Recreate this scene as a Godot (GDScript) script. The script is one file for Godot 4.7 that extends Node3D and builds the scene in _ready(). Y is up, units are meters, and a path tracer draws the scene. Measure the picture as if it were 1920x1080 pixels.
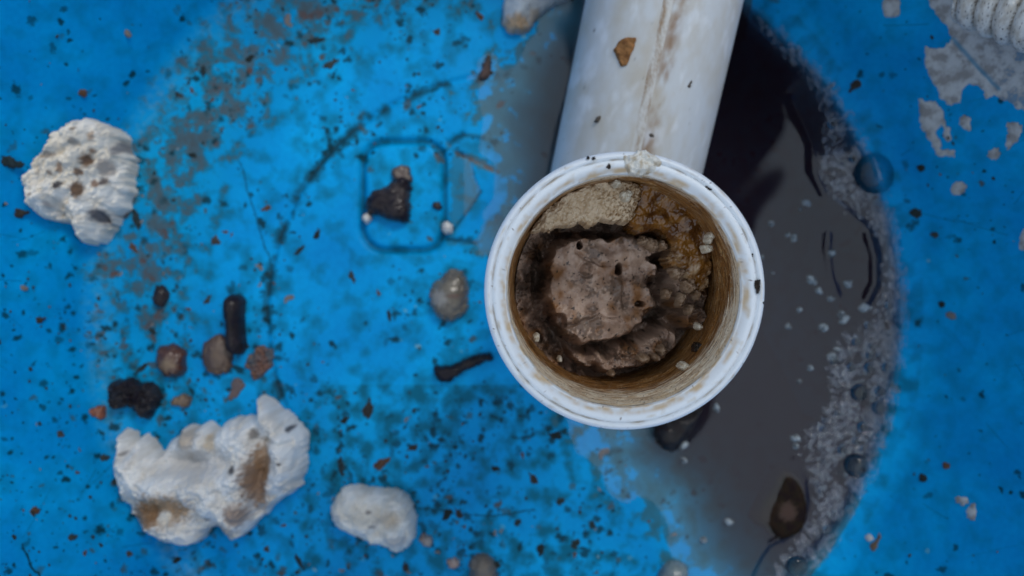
extends Node3D

const EYE := 0.28          # height of the lens above the tub floor, metres
const F := 1400.0          # focal length in pixels of the 1920-wide photograph
const TC := Vector2(-0.002, 0.010)   # centre of the round tub in plan
const S0 := 0.1425         # radius of the flat floor
const RF := 0.016          # radius of the fillet between floor and wall
const LEAN := 0.42        # how far the wall stands up (radians)
const GROOVE := 0.0897

var n1 := FastNoiseLite.new()
var n2 := FastNoiseLite.new()
var n3 := FastNoiseLite.new()
var used := {}
var rng := RandomNumberGenerator.new()
var mats := {}
var grain_tex: ImageTexture
var shore_pts := [Vector2(-200, 1010), Vector2(60, 985), Vector2(130, 925), Vector2(200, 905), Vector2(300, 905), Vector2(400, 905), Vector2(520, 960), Vector2(700, 1060), Vector2(870, 1135), Vector2(960, 1210), Vector2(1060, 1285), Vector2(1250, 1420)]
var logo_tri := PackedVector2Array([Vector2(842, 292), Vector2(862, 284), Vector2(884, 300), Vector2(890, 332), Vector2(901, 358), Vector2(880, 392), Vector2(856, 424), Vector2(840, 424)])
var mark_up := PackedVector2Array([Vector2(846, 276), Vector2(862, 262), Vector2(890, 256), Vector2(914, 262), Vector2(928, 282), Vector2(944, 300), Vector2(930, 306), Vector2(896, 292)])
var mark_low := PackedVector2Array([Vector2(884, 312), Vector2(930, 324), Vector2(952, 336), Vector2(950, 366), Vector2(936, 396), Vector2(912, 412), Vector2(902, 438), Vector2(892, 450), Vector2(848, 448), Vector2(862, 424), Vector2(901, 360), Vector2(890, 334)])
var logo_tri2 := PackedVector2Array([Vector2(905, 425), Vector2(918, 408), Vector2(938, 396), Vector2(950, 420), Vector2(940, 470), Vector2(900, 478), Vector2(893, 452)])


func _ready() -> void:
	rng.seed = 7
	for n in [n1, n2, n3]:
		n.noise_type = FastNoiseLite.TYPE_SIMPLEX_SMOOTH
		n.fractal_type = FastNoiseLite.FRACTAL_FBM
		n.fractal_octaves = 4
		n.frequency = 1.0
	n1.seed = 11
	n2.seed = 23
	n3.seed = 37
	n3.fractal_octaves = 2
	# ---- camera, sky, light, exposure
	var cam := Camera3D.new()
	cam.name = "camera"
	cam.position = Vector3(0, EYE, 0)
	cam.rotation_degrees = Vector3(-90, 0, 0)
	cam.keep_aspect = Camera3D.KEEP_HEIGHT
	cam.near = 0.02
	cam.far = 60.0
	var att := CameraAttributesPhysical.new()
	att.frustum_focal_length = 31.11
	att.frustum_focus_distance = 0.178
	att.frustum_near = 0.02
	att.frustum_far = 60.0
	att.exposure_aperture = 12.5
	cam.attributes = att
	cam.fov = rad_to_deg(2.0 * atan(540.0 / F))
	add_child(cam)
	cam.current = true
	var env := Environment.new()
	env.background_mode = Environment.BG_SKY
	var sky := Sky.new()
	var pm := ProceduralSkyMaterial.new()
	pm.sky_top_color = Color(0.87, 0.93, 1.0)
	pm.sky_horizon_color = Color(0.46, 0.52, 0.60)
	pm.sky_curve = 0.5
	pm.ground_bottom_color = Color(0.3, 0.3, 0.3)
	pm.ground_horizon_color = Color(0.5, 0.5, 0.5)
	pm.sky_energy_multiplier = 0.8
	sky.sky_material = pm
	env.sky = sky
	env.tonemap_mode = Environment.TONE_MAPPER_LINEAR
	env.tonemap_exposure = 1.62
	env.sdfgi_enabled = true
	env.ssao_enabled = true
	env.ssil_enabled = true
	var we := WorldEnvironment.new()
	we.name = "world_environment"
	we.environment = env
	add_child(we)
	var sun := DirectionalLight3D.new()
	sun.name = "sun"
	sun.light_energy = 0.5
	sun.sky_mode = DirectionalLight3D.SKY_MODE_LIGHT_ONLY
	sun.light_angular_distance = 20.0
	sun.light_color = Color(1.0, 0.98, 0.95)
	sun.shadow_enabled = true
	add_child(sun)
	sun.look_at_from_position(Vector3(0.5, 1.0, -0.72), Vector3.ZERO)

	make_materials()
	build_surroundings()
	build_tub()
	build_pool()
	build_elbow()
	build_plug()
	build_lumps()
	build_wall_films()
	build_thread_cap()
	build_foam()
	build_flecks()


# ------------------------------------------------------------------ helpers
func numbered(called: String) -> String:
	var k: int = used.get(called, 0)
	used[called] = k + 1
	return called if k == 0 else "%s_%03d" % [called, k]


func tag(o: Node3D, label := "", category := "", group := "", kind := "") -> Node3D:
	if label: o.set_meta("label", label)
	if category: o.set_meta("category", category)
	if group: o.set_meta("group", group)
	if kind: o.set_meta("kind", kind)
	return o


func base(called: String, where: Vector3) -> Node3D:
	var o := Node3D.new()
	o.name = numbered(called)
	o.position = where
	add_child(o)
	return o


func put(called: String, mesh: Mesh, m: Material, parent: Node3D = null, where := Vector3.ZERO) -> MeshInstance3D:
	var o := MeshInstance3D.new()
	o.name = called if parent else numbered(called)
	o.mesh = mesh
	o.material_override = m
	o.position = where
	(parent if parent else self).add_child(o, true)
	return o


func mat(called: String, rough: float, spec := 0.5, vc := true, col := Color.WHITE, bump := 0.0, scale := 60.0, coat := 0.0) -> StandardMaterial3D:
	var m := StandardMaterial3D.new()
	m.resource_name = called
	m.roughness = rough
	m.metallic_specular = spec
	m.vertex_color_use_as_albedo = vc
	m.albedo_color = col
	if bump > 0.0:
		m.heightmap_enabled = true
		m.heightmap_texture = grain_tex
		m.heightmap_scale = bump
		m.uv1_triplanar = true
		m.uv1_scale = Vector3.ONE * scale
	if coat > 0.0:
		m.clearcoat_enabled = true
		m.clearcoat = coat
		m.clearcoat_roughness = 0.12
	mats[called] = m
	return m


func make_materials() -> void:
	var fn := FastNoiseLite.new()
	fn.seed = 5
	fn.frequency = 0.02
	fn.fractal_octaves = 5
	var im := fn.get_seamless_image(512, 512)
	im.convert(Image.FORMAT_RGB8)
	grain_tex = ImageTexture.create_from_image(im)
	mat("white_plastic", 0.38, 0.45, true, Color.WHITE, 0.003, 60.0)
	mat("bore_plastic", 0.42, 0.5, true, Color.WHITE, 0.02, 120.0)
	mat("grease", 0.5, 0.4, true, Color.WHITE, 0.022, 150.0)
	mat("sludge", 0.33, 0.5, true, Color.WHITE, 0.008, 120.0)
	mat("wet_sludge", 0.22, 0.5, true, Color.WHITE, 0.02, 120.0, 0.5)
	mat("amber", 0.2, 0.5, true, Color.WHITE, 0.006, 80.0, 0.35)
	mat("wet_dark", 0.15, 0.3, true, Color.WHITE, 0.008, 130.0)
	mat("matte_dark", 0.55, 0.12, true, Color.WHITE, 0.008, 130.0)
	mat("dirt", 0.75, 0.2, true, Color.WHITE, 0.02, 200.0)
	mat("film", 0.7, 0.3, true, Color.WHITE, 0.02, 90.0)
	var w := mat("liquid", 0.04, 0.5, false, Color(0.5, 0.45, 0.4, 0.02))
	w.transparency = BaseMaterial3D.TRANSPARENCY_ALPHA
	var b := mat("bubble", 0.06, 0.5, false, Color(0.72, 0.74, 0.80, 0.03))
	b.transparency = BaseMaterial3D.TRANSPARENCY_ALPHA
	var d := mat("droplet", 0.02, 0.5, false, Color(0.95, 0.97, 0.97, 0.0))
	d.transparency = BaseMaterial3D.TRANSPARENCY_ALPHA
	d.refraction_enabled = true
	d.refraction_scale = 0.033


func shore(py: float) -> float:
	for i in shore_pts.size() - 1:
		var a: Vector2 = shore_pts[i]
		var b: Vector2 = shore_pts[i + 1]
		if py < b.x or i == shore_pts.size() - 2:
			return lerpf(a.y, b.y, clampf((py - a.x) / (b.x - a.x), 0, 1))
	return 1000.0


# the floor of the tub: it lies a little higher on the left, where it is nearly dry
func floor_y(x: float, z: float) -> float:
	var px := 960.0 + x * 5000.0
	var py := 540.0 + z * 5000.0
	var t := px - shore(py)
	var h := 0.0
	if t > 0.0:
		var u := clampf(t / 330.0, 0, 1)
		h = -0.0052 * u * u * (3.0 - 2.0 * u) - 0.0003 * clampf(t / 60.0, 0, 1)
	else:
		h = 0.0006 * clampf(-t / 120.0, 0, 1)
	h += n3.get_noise_2d(px * 0.006, py * 0.006) * 0.00045
	var r := Vector2(x, z).distance_to(TC)
	var g := (r - GROOVE - 0.0004 * n3.get_noise_2d(px * 0.01, py * 0.01 + 50.0)) / 0.0008
	h -= 0.0008 * exp(-g * g) * smoothstep(960.0, 900.0, px) * smoothstep(880.0, 820.0, py)
	# moulded mark: a rounded square and an arrow beside it
	if px > 640 and px < 980 and py > 230 and py < 500:
		var q := Vector2(absf(px - 757.0), absf(py - 367.0)) - Vector2(77, 102) + Vector2(44, 44)
		var sd := Vector2(maxf(q.x, 0), maxf(q.y, 0)).length() + minf(maxf(q.x, q.y), 0) - 44.0
		h -= 0.0016 * exp(-sd * sd / 52.0)
		var s1 := maxf(poly_sd(logo_tri, Vector2(px, py)), poly_sd(logo_tri2, Vector2(px, py)))
		h -= 0.0007 * smoothstep(-3.0, 3.0, s1)
		h -= 0.0006 * seg_near(Vector2(px, py), Vector2(838, 448), Vector2(893, 455), 3.5)
		h -= 0.0006 * seg_near(Vector2(px, py), Vector2(842, 266), Vector2(868, 252), 5.0)
		h -= 0.0006 * seg_near(Vector2(px, py), Vector2(852, 284), Vector2(925, 318), 4.0)
	return h


func seg_near(p: Vector2, a: Vector2, b: Vector2, w: float) -> float:
	var t := clampf((p - a).dot(b - a) / (b - a).length_squared(), 0, 1)
	var d := p.distance_to(a + (b - a) * t) / w
	return exp(-d * d)


# along the tub's section: (radius, height) at the arc length s
func section(s: float) -> Vector2:
	if s < S0:
		return Vector2(s, 0)
	var arc := RF * (PI / 2 - LEAN)
	if s < S0 + arc:
		var a := (s - S0) / RF
		return Vector2(S0 + RF * sin(a), RF * (1 - cos(a)))
	var e := PI / 2 - LEAN
	var t := s - S0 - arc
	return Vector2(S0 + RF * sin(e) + t * cos(e), RF * (1 - cos(e)) + t * sin(e))


func s_of(r: float) -> float:
	if r < S0:
		return r
	var e := PI / 2 - LEAN
	var r1 := S0 + RF * sin(e)
	if r < r1:
		return S0 + RF * asin((r - S0) / RF)
	return S0 + RF * e + (r - r1) / cos(e)


func tub_y(x: float, z: float) -> float:
	var r := Vector2(x, z).distance_to(TC)
	var y := section(s_of(r)).y
	var k := 1.0 - smoothstep(S0 - 0.004, S0 + 0.012, r)
	return y + (floor_y(x, z) * k if k > 0.0 else 0.0) + n3.get_noise_2d(x * 22.0, z * 22.0) * 0.0012 * (1.0 - k)


func on_plane(px: float, py: float, y: float) -> Vector3:
	var k := (EYE - y) / F
	return Vector3((px - 960.0) * k, y, (py - 540.0) * k)


# the point of the tub's surface seen at this place of the photograph
func surf(px: float, py: float) -> Vector3:
	var y := 0.0
	for i in 12:
		var p := on_plane(px, py, y)
		y = lerpf(y, tub_y(p.x, p.z), 0.42)
	return on_plane(px, py, y)


func poly_sd(pts: PackedVector2Array, p: Vector2) -> float:
	var best := 1e9
	var inside := false
	var n := pts.size()
	var a := pts[n - 1]
	for i in n:
		var b := pts[i]
		var e := b - a
		var w := p - a
		var t := clampf(w.dot(e) / e.length_squared(), 0.0, 1.0)
		best = minf(best, (w - e * t).length_squared())
		if (b.y > p.y) != (a.y > p.y) and p.x < (a.x - b.x) * (p.y - b.y) / (a.y - b.y) + b.x:
			inside = not inside
		a = b
	return sqrt(best) if inside else -sqrt(best)


func poly(a: Array) -> PackedVector2Array:
	var out := PackedVector2Array()
	for i in range(0, a.size(), 2):
		out.append(Vector2(a[i], a[i + 1]))
	return out


func oval(cx: float, cy: float, rx: float, ry: float, turn := 0.0, wob := 0.12, sd := 0.0) -> PackedVector2Array:
	var out := PackedVector2Array()
	for i in 20:
		var a := TAU * i / 20.0
		var w := 1.0 + wob * 2.0 * n3.get_noise_3d(cos(a) * 0.9 + sd * 3.1, sin(a) * 0.9, sd)
		out.append(Vector2(cx, cy) + Vector2(cos(a) * rx * w, sin(a) * ry * w).rotated(turn))
	return out


func mesh_of(v: PackedVector3Array, idx: PackedInt32Array, col := PackedColorArray(), uv := PackedVector2Array()) -> ArrayMesh:
	var nor := PackedVector3Array()
	nor.resize(v.size())
	for t in range(0, idx.size(), 3):
		var a := idx[t]
		var b := idx[t + 1]
		var c := idx[t + 2]
		var fnn := (v[c] - v[a]).cross(v[b] - v[a])
		nor[a] += fnn
		nor[b] += fnn
		nor[c] += fnn
	for i in nor.size():
		nor[i] = nor[i].normalized() if nor[i].length_squared() > 0.0 else Vector3.UP
	var arr := []
	arr.resize(Mesh.ARRAY_MAX)
	arr[Mesh.ARRAY_VERTEX] = v
	arr[Mesh.ARRAY_NORMAL] = nor
	if col.size(): arr[Mesh.ARRAY_COLOR] = col
	if uv.size(): arr[Mesh.ARRAY_TEX_UV] = uv
	arr[Mesh.ARRAY_INDEX] = idx
	var m := ArrayMesh.new()
	m.add_surface_from_arrays(Mesh.PRIMITIVE_TRIANGLES, arr)
	return m


# rows x cols of points; wrap closes the columns
func grid_idx(rows: int, cols: int, wrap := false, flip := false) -> PackedInt32Array:
	var idx := PackedInt32Array()
	for j in rows - 1:
		for i in (cols if wrap else cols - 1):
			var a := j * cols + i
			var b := j * cols + (i + 1) % cols
			var c := a + cols
			var d := b + cols
			if flip:
				idx.append_array([a, c, b, b, c, d])
			else:
				idx.append_array([a, b, c, b, d, c])
	return idx


# A lump whose outline in plan is the polygon (pixels). height(p, sd) and colour(p, sd, h) give the surface; k metres per pixel; the outline is roughened by noise.
func lump(pts: PackedVector2Array, c: Vector2, k: float, step: float, skirt: float, rough_px: float, height: Callable, colour: Callable, follow = null) -> ArrayMesh:
	var lo := pts[0]
	var hi := pts[0]
	for p in pts:
		lo = lo.min(p)
		hi = hi.max(p)
	lo -= Vector2.ONE * (rough_px + step * 2)
	hi += Vector2.ONE * (rough_px + step * 2)
	var w := int(ceil((hi.x - lo.x) / step)) + 1
	var hgt := int(ceil((hi.y - lo.y) / step)) + 1
	var sds := PackedFloat32Array()
	sds.resize(w * hgt)
	for j in hgt:
		for i in w:
			var p := lo + Vector2(i, j) * step
			var sd := poly_sd(pts, p)
			if rough_px > 0.0 and absf(sd) < rough_px * 3.0:
				sd += n2.get_noise_2d(p.x * 0.024 + 70.0, p.y * 0.024) * rough_px * 1.5 + n1.get_noise_2d(p.x * 0.09, p.y * 0.09) * rough_px * 0.6
			sds[j * w + i] = sd
	var map := PackedInt32Array()
	map.resize(w * hgt)
	map.fill(-1)
	var v := PackedVector3Array()
	var col := PackedColorArray()
	var idx := PackedInt32Array()
	for j in hgt - 1:
		for i in w - 1:
			var q := [j * w + i, j * w + i + 1, (j + 1) * w + i, (j + 1) * w + i + 1]
			if maxf(maxf(sds[q[0]], sds[q[1]]), maxf(sds[q[2]], sds[q[3]])) <= 0.0:
				continue
			for a in q:
				if map[a] < 0:
					map[a] = v.size()
					var p := lo + Vector2(a % w, a / w) * step
					var sd := sds[a]
					var h: float = height.call(p, maxf(sd, 0.0))
					if sd <= 0.0:
						h -= skirt
					col.append(colour.call(p, maxf(sd, 0.0), h))
					if follow != null:
						var o: Vector3 = follow.call(p)
						v.append(o + Vector3(0, h, 0))
					else:
						v.append(Vector3((p.x - c.x) * k, h, (p.y - c.y) * k))
			idx.append_array([map[q[0]], map[q[1]], map[q[2]], map[q[1]], map[q[3]], map[q[2]]])
	return mesh_of(v, idx, col)


func rounded(pts: PackedVector2Array, times: int) -> PackedVector2Array:
	for t in times:
		var out := PackedVector2Array()
		for i in pts.size():
			var b := pts[(i + 1) % pts.size()]
			out.append(pts[i].lerp(b, 0.25))
			out.append(pts[i].lerp(b, 0.75))
		pts = out
	return pts


func dome(sd: float, w: float) -> float:
	var t := 1.0 - clampf(sd / w, 0.0, 1.0)
	return sqrt(maxf(0.0, 1.0 - t * t))


func mixc(a: Color, b: Color, t: float) -> Color:
	return a.lerp(b, clampf(t, 0.0, 1.0))


# ------------------------------------------------------------------ what stands round and above the tub
func build_surroundings() -> void:
	var g := PlaneMesh.new()
	g.size = Vector2(40, 40)
	var gm := mat("concrete", 0.9, 0.3, false, Color(0.42, 0.41, 0.4), 0.4, 3.0)
	tag(put("ground", g, gm, null, Vector3(0, -0.016, 0)), "grey concrete ground under the blue tub", "", "", "structure")
	# an added blocker overhead, out of view, cut to the black shape the liquid mirrors
	var bm := mat("blocker_dark", 0.85, 0.2, false, Color(0.07, 0.065, 0.06))
	var st := SurfaceTool.new()
	st.begin(Mesh.PRIMITIVE_TRIANGLES)
	var out := []
	for q in poly([1050, 118, 1085, 100, 1100, 95, 1150, 350, 1200, 520, 1240, 700, 1225, 815, 1262, 845, 1300, 800, 1335, 750, 1375, 560, 1410, 420, 1440, 340, 1490, 230, 1545, 130, 1640, -140, 1060, -140]):
		out.append((q - Vector2(960, 540)) * 0.9 / F)
	var y0 := 0.62
	var y1 := 0.645
	var tri := Geometry2D.triangulate_polygon(PackedVector2Array(out))
	for y in [y0, y1]:
		for i in tri:
			st.add_vertex(Vector3(out[i].x, y, out[i].y))
	for i in out.size():
		var a: Vector2 = out[i]
		var b: Vector2 = out[(i + 1) % out.size()]
		var q := [Vector3(a.x, y0, a.y), Vector3(b.x, y0, b.y), Vector3(b.x, y1, b.y), Vector3(a.x, y1, a.y)]
		for k in [0, 1, 2, 0, 2, 3]:
			st.add_vertex(q[k])
	st.generate_normals()
	tag(put("blocker_board", st.commit(), bm), "added dark blocker overhead, mirrored as a black shape in the liquid", "board")


# ------------------------------------------------------------------ tub
func stamp(buf: PackedFloat32Array, w: int, h: int, c: Vector2, r: float, asp: float, turn: float, sd: float, amount: float) -> void:
	var reach := int(ceil(r * asp * 1.5)) + 1
	var cs := cos(turn)
	var sn := sin(turn)
	for y in range(maxi(0, int(c.y) - reach), mini(h, int(c.y) + reach + 1)):
		for x in range(maxi(0, int(c.x) - reach), mini(w, int(c.x) + reach + 1)):
			var dx := x - c.x
			var dy := y - c.y
			var a := (dx * cs + dy * sn) / asp
			var b := -dx * sn + dy * cs
			var d := sqrt(a * a + b * b) / r + 0.75 * n1.get_noise_3d(x * 0.16, y * 0.16, sd)
			var t := clampf((1.0 - d) * 2.2, 0.0, 1.0) * amount
			if t > buf[y * w + x]:
				buf[y * w + x] = t


func density(px: float, py: float) -> float:
	var d := Vector2(px - 950.0, py - 590.0)
	var r := d.length()
	var v := 0.10
	if px < 960.0:
		v += 0.55 * exp(-pow((r - 690.0) / 70.0, 2.0)) * (1.0 if py < 760.0 else 0.35)
		v += 0.45 * exp(-pow((r - 452.0) / 28.0, 2.0))
	if py < 300.0 and px > 380.0 and px < 960.0:
		v += 0.22
	if px > 560.0 and px < 1180.0 and py > 730.0:
		v += 0.5
	if r < 420.0 and py < 700.0:
		v *= 0.6
	v *= clampf(0.35 + 2.2 * n2.get_noise_2d(px * 0.006, py * 0.006) + 0.35, 0.12, 1.6)
	if r > 800.0:
		v = 0.06
		if px < 350 and py > 560:
			v = 0.22
	for q in [Vector3(405, 890, 230), Vector3(700, 965, 130), Vector3(150, 350, 130), Vector3(330, 690, 170), Vector3(840, 560, 90)]:
		v += 0.30 * exp(-pow(Vector2(px - q.x, py - q.y).length() / q.z, 2.0))
	return v


func tub_texture() -> Array:
	var w := 1664
	var h := 1216
	var ppm := w / 0.52          # texture pixels per metre; the sheet is the tub rolled out flat
	var dark := PackedFloat32Array()
	dark.resize(w * h)
	var brown := PackedFloat32Array()
	brown.resize(w * h)
	var pale := PackedFloat32Array()
	pale.resize(w * h)
	var count := 0
	var tries := 0
	while count < 3600 and tries < 90000:
		tries += 1
		var px := rng.randf_range(-20, 1940)
		var py := rng.randf_range(-20, 1100)
		if rng.randf() > density(px, py):
			continue
		count += 1
		var p := surf(px, py)
		var d := Vector2(p.x, p.z) - TC
		var uv := d.normalized() * s_of(d.length()) * ppm + Vector2(w, h) * 0.5
		var r := 0.00028 + 0.0014 * pow(rng.randf(), 3.6)
		var band := exp(-pow((d.length() - 0.138) / 0.018, 2.0)) if px < 960 else 0.0
		var is_brown := rng.randf() < 0.12 + 0.5 * band
		stamp(brown if is_brown else dark, w, h, uv, r * ppm, rng.randf_range(1.0, 1.9), rng.randf() * PI, rng.randf() * 100.0, rng.randf_range(0.3, 0.85))
	for i in 40:
		var a := rng.randf() * TAU
		var s := rng.randf_range(0.02, 0.2)
		stamp(pale, w, h, Vector2(cos(a), sin(a)) * s * ppm + Vector2(w, h) * 0.5, rng.randf_range(0.0004, 0.0011) * ppm, 1.3, rng.randf() * PI, rng.randf() * 90.0, rng.randf_range(0.3, 0.7))
	# scratches in the wall
	for i in 110:
		var a := rng.randf() * TAU
		var s := rng.randf_range(0.155, 0.225)
		var at := Vector2(cos(a), sin(a)) * s * ppm + Vector2(w, h) * 0.5
		var dirn := Vector2(cos(a), sin(a)).rotated(rng.randf_range(-0.9, 0.9))
		var bend := rng.randf_range(-0.01, 0.01)
		var dep := rng.randf_range(0.12, 0.4)
		for k in int(rng.randf_range(10, 75)):
			at += dirn
			dirn = dirn.rotated(bend * 0.5)
			var x := int(at.x)
			var y := int(at.y)
			if x > 0 and y > 0 and x < w - 1 and y < h - 1:
				dark[y * w + x] = maxf(dark[y * w + x], dep)
	# a hair-fine curved line on the left floor, and a straight one low in the middle
	for L in [[poly([446, 300, 462, 350, 478, 400, 492, 450, 508, 505]), 0.5], [poly([780, 952, 850, 962, 920, 966, 1000, 958]), 0.7], [poly([42, 1020, 58, 1062, 72, 1080]), 0.9]]:
		var pts: PackedVector2Array = L[0]
		for q in pts.size() - 1:
			for k in 60:
				var pp := pts[q].lerp(pts[q + 1], k / 60.0)
				pp += Vector2(n3.get_noise_2d(pp.x * 0.05, 1.0), n3.get_noise_2d(pp.y * 0.05, 9.0)) * 5.0
				var p := surf(pp.x, pp.y)
				var d := Vector2(p.x, p.z) - TC
				var uv := d.normalized() * s_of(d.length()) * ppm + Vector2(w, h) * 0.5
				stamp(dark, w, h, uv, 1.1, 1.0, 0.0, 3.0, L[1])
	var big := FastNoiseLite.new()
	big.seed = 3
	big.frequency = 0.006
	big.fractal_octaves = 3
	var bi := big.get_image(w, h, false, false, false).get_data()
	big.seed = 9
	big.frequency = 0.03
	big.fractal_octaves = 5
	var mi := big.get_image(w, h, false, false, false).get_data()
	big.seed = 15
	big.frequency = 0.11
	big.fractal_octaves = 3
	var fi := big.get_image(w, h, false, false, false).get_data()
	# streaks that run round the tub's foot
	var data := PackedByteArray()
	data.resize(w * h * 3)
	var rel := PackedByteArray()
	rel.resize(w * h * 3)
	for y in h:
		for x in w:
			var i := y * w + x
			var dx := (x - w * 0.5) / ppm
			var dy := (y - h * 0.5) / ppm
			var s := sqrt(dx * dx + dy * dy)
			var b := bi[i] / 255.0
			var m := mi[i] / 255.0
			var f := fi[i] / 255.0
			var cr := 0.0
			var cg := 0.585 + (b - 0.5) * 0.16 + (f - 0.5) * 0.05
			var cb := 0.825 + (b - 0.5) * 0.14 + (f - 0.5) * 0.05
			var px := 960.0 + (dx + TC.x) * 5000.0
			var py := 540.0 + (dy + TC.y) * 5000.0
			# shade of the wall painted in: a slightly darker blue than the floor
			var above := smoothstep(0.1495, 0.1535, s + (m - 0.5) * 0.014)
			cg -= 0.022 * above
			cb -= 0.01 * above
			# thin dried film and dirt at the foot of the wall, on the left
			var film := 0.0
			var deposit := 0.0
			if dx < 0.03:
				var side := clampf((0.03 - dx) * 30.0, 0.0, 1.0)
				var upper := clampf((0.05 - dy) * 14.0, 0.0, 1.0)
				film = clampf(1.0 - absf(s - 0.136) / 0.030, 0.0, 1.0) * side * upper
				deposit = clampf((m + f * 0.45 - 0.98 + film * 0.48) * 2.6, 0.0, 0.7) * minf(1.0, film * 3.0)
				var edge := clampf(1.0 - absf(s - 0.1525) / 0.007, 0.0, 1.0) * side
				var hz := clampf((m * 0.6 + f * 0.6 - 0.42) * 3.0, 0.0, 1.0) * edge * 0.7
				cr = lerpf(cr, 0.50, hz)
				cg = lerpf(cg, 0.60, hz)
				cb = lerpf(cb, 0.74, hz)
			# greenish staining, in patches
			var st := clampf((m + 0.25 * (b - 0.5) - 0.42) * 2.4, 0.0, 1.0) * (0.62 + 0.35 * film) + film * 0.42 * clampf(0.3 + f, 0.0, 1.0)
			if s > 0.155:
				st *= 0.45
			if s < 0.15 and py > 720.0 and px > 560.0:
				st = minf(0.85, st * 1.6 + 0.10)
			cr = lerpf(cr, 0.03, st)
			cg = lerpf(cg, 0.35, st)
			cb = lerpf(cb, 0.43, st)
			cr = lerpf(cr, 0.36, deposit)
			cg = lerpf(cg, 0.34, deposit)
			cb = lerpf(cb, 0.36, deposit)
			# sediment that has settled along the edge of the liquid
			if s < 0.15:
				var near := px - shore(py)
				if near > -130.0 and near < 420.0:
					var sed := smoothstep(-22.0, 22.0, near + (m - 0.5) * 260.0 + (f - 0.5) * 70.0) * 0.78
					if py > 820.0:
						sed *= 0.75
					if px > 830.0 and px < 960.0 and py > 250.0 and py < 460.0:
						var lift := maxf(poly_sd(mark_up, Vector2(px, py)), poly_sd(mark_low, Vector2(px, py))) + (f - 0.5) * 12.0
						sed *= 1.0 - 0.9 * smoothstep(-2.0, 3.0, lift)
						sed = maxf(sed, 0.7 * smoothstep(10.0, 0.0, absf(lift + 5.0)) * f)
					cr = lerpf(cr, 0.27, sed)
					cg = lerpf(cg, 0.38, sed)
					cb = lerpf(cb, 0.42, sed)
			# dirt lodged in the groove
			var gr := clampf(1.0 - absf(s - GROOVE) / (0.0012 + 0.0024 * m), 0.0, 1.0) * clampf((b + m - 0.72) * 2.5, 0.0, 0.85) * smoothstep(960.0, 900.0, px) * smoothstep(880.0, 800.0, py)
			cr = lerpf(cr, 0.12, gr)
			cg = lerpf(cg, 0.17, gr)
			cb = lerpf(cb, 0.19, gr)
			# moulded mark: murky scum dried in its recesses
			if px > 650 and px < 970 and py > 240 and py < 500:
				var p := Vector2(px, py)
				var q := Vector2(absf(px - 757.0), absf(py - 367.0)) - Vector2(77, 102) + Vector2(44, 44)
				var sd := Vector2(maxf(q.x, 0), maxf(q.y, 0)).length() + minf(maxf(q.x, q.y), 0) - 44.0
				var ln := exp(-sd * sd / 30.0) * 0.68
				ln = maxf(ln, 0.8 * seg_near(p, Vector2(838, 448), Vector2(893, 455), 4.0))
				ln = maxf(ln, 0.8 * seg_near(p, Vector2(842, 266), Vector2(868, 252), 6.0))
				ln = maxf(ln, 0.6 * seg_near(p, Vector2(868, 252), Vector2(905, 258), 4.0))
				ln = maxf(ln, 0.9 * seg_near(p, Vector2(901, 358), Vector2(850, 430), 3.0))
				ln = clampf(ln * (0.2 + m * 0.9 + f * 0.5), 0.0, 1.0)
				cr = lerpf(cr, 0.0, ln)
				cg = lerpf(cg, 0.22, ln)
				cb = lerpf(cb, 0.30, ln)
				var wob := (f - 0.5) * 16.0 + (m - 0.5) * 20.0
				var s1 := clampf((maxf(poly_sd(logo_tri, p), poly_sd(logo_tri2, p)) + wob) * 0.25, 0.0, 1.0) * 0.6
				cr = lerpf(cr, 0.22, s1)
				cg = lerpf(cg, 0.40, s1)
				cb = lerpf(cb, 0.48, s1)
				var rs := 0.8 * seg_near(p, Vector2(856, 286), Vector2(932, 322), 4.0) * f * 1.6
				cr = lerpf(cr, 0.38, rs)
				cg = lerpf(cg, 0.27, rs)
				cb = lerpf(cb, 0.24, rs)
			var a := pale[i]
			cr = lerpf(cr, 0.62, a)
			cg = lerpf(cg, 0.66, a)
			cb = lerpf(cb, 0.70, a)
			a = brown[i] * (0.6 + 0.6 * f)
			cr = lerpf(cr, 0.36, a)
			cg = lerpf(cg, 0.25, a)
			cb = lerpf(cb, 0.23, a)
			a = minf(1.0, dark[i])
			cr = lerpf(cr, 0.05, a)
			cg = lerpf(cg, 0.17, a)
			cb = lerpf(cb, 0.20, a)
			data[i * 3] = int(clampf(cr, 0, 1) * 255.0)
			data[i * 3 + 1] = int(clampf(cg, 0, 1) * 255.0)
			data[i * 3 + 2] = int(clampf(cb, 0, 1) * 255.0)
			var hh := int(clampf(0.25 + 0.18 * m + 0.12 * f + 0.35 * maxf(brown[i], dark[i]) + 0.3 * deposit, 0, 1) * 255.0)
			rel[i * 3] = hh
			rel[i * 3 + 1] = hh
			rel[i * 3 + 2] = hh
	return [ImageTexture.create_from_image(Image.create_from_data(w, h, false, Image.FORMAT_RGB8, data)), ImageTexture.create_from_image(Image.create_from_data(w, h, false, Image.FORMAT_RGB8, rel))]


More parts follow.
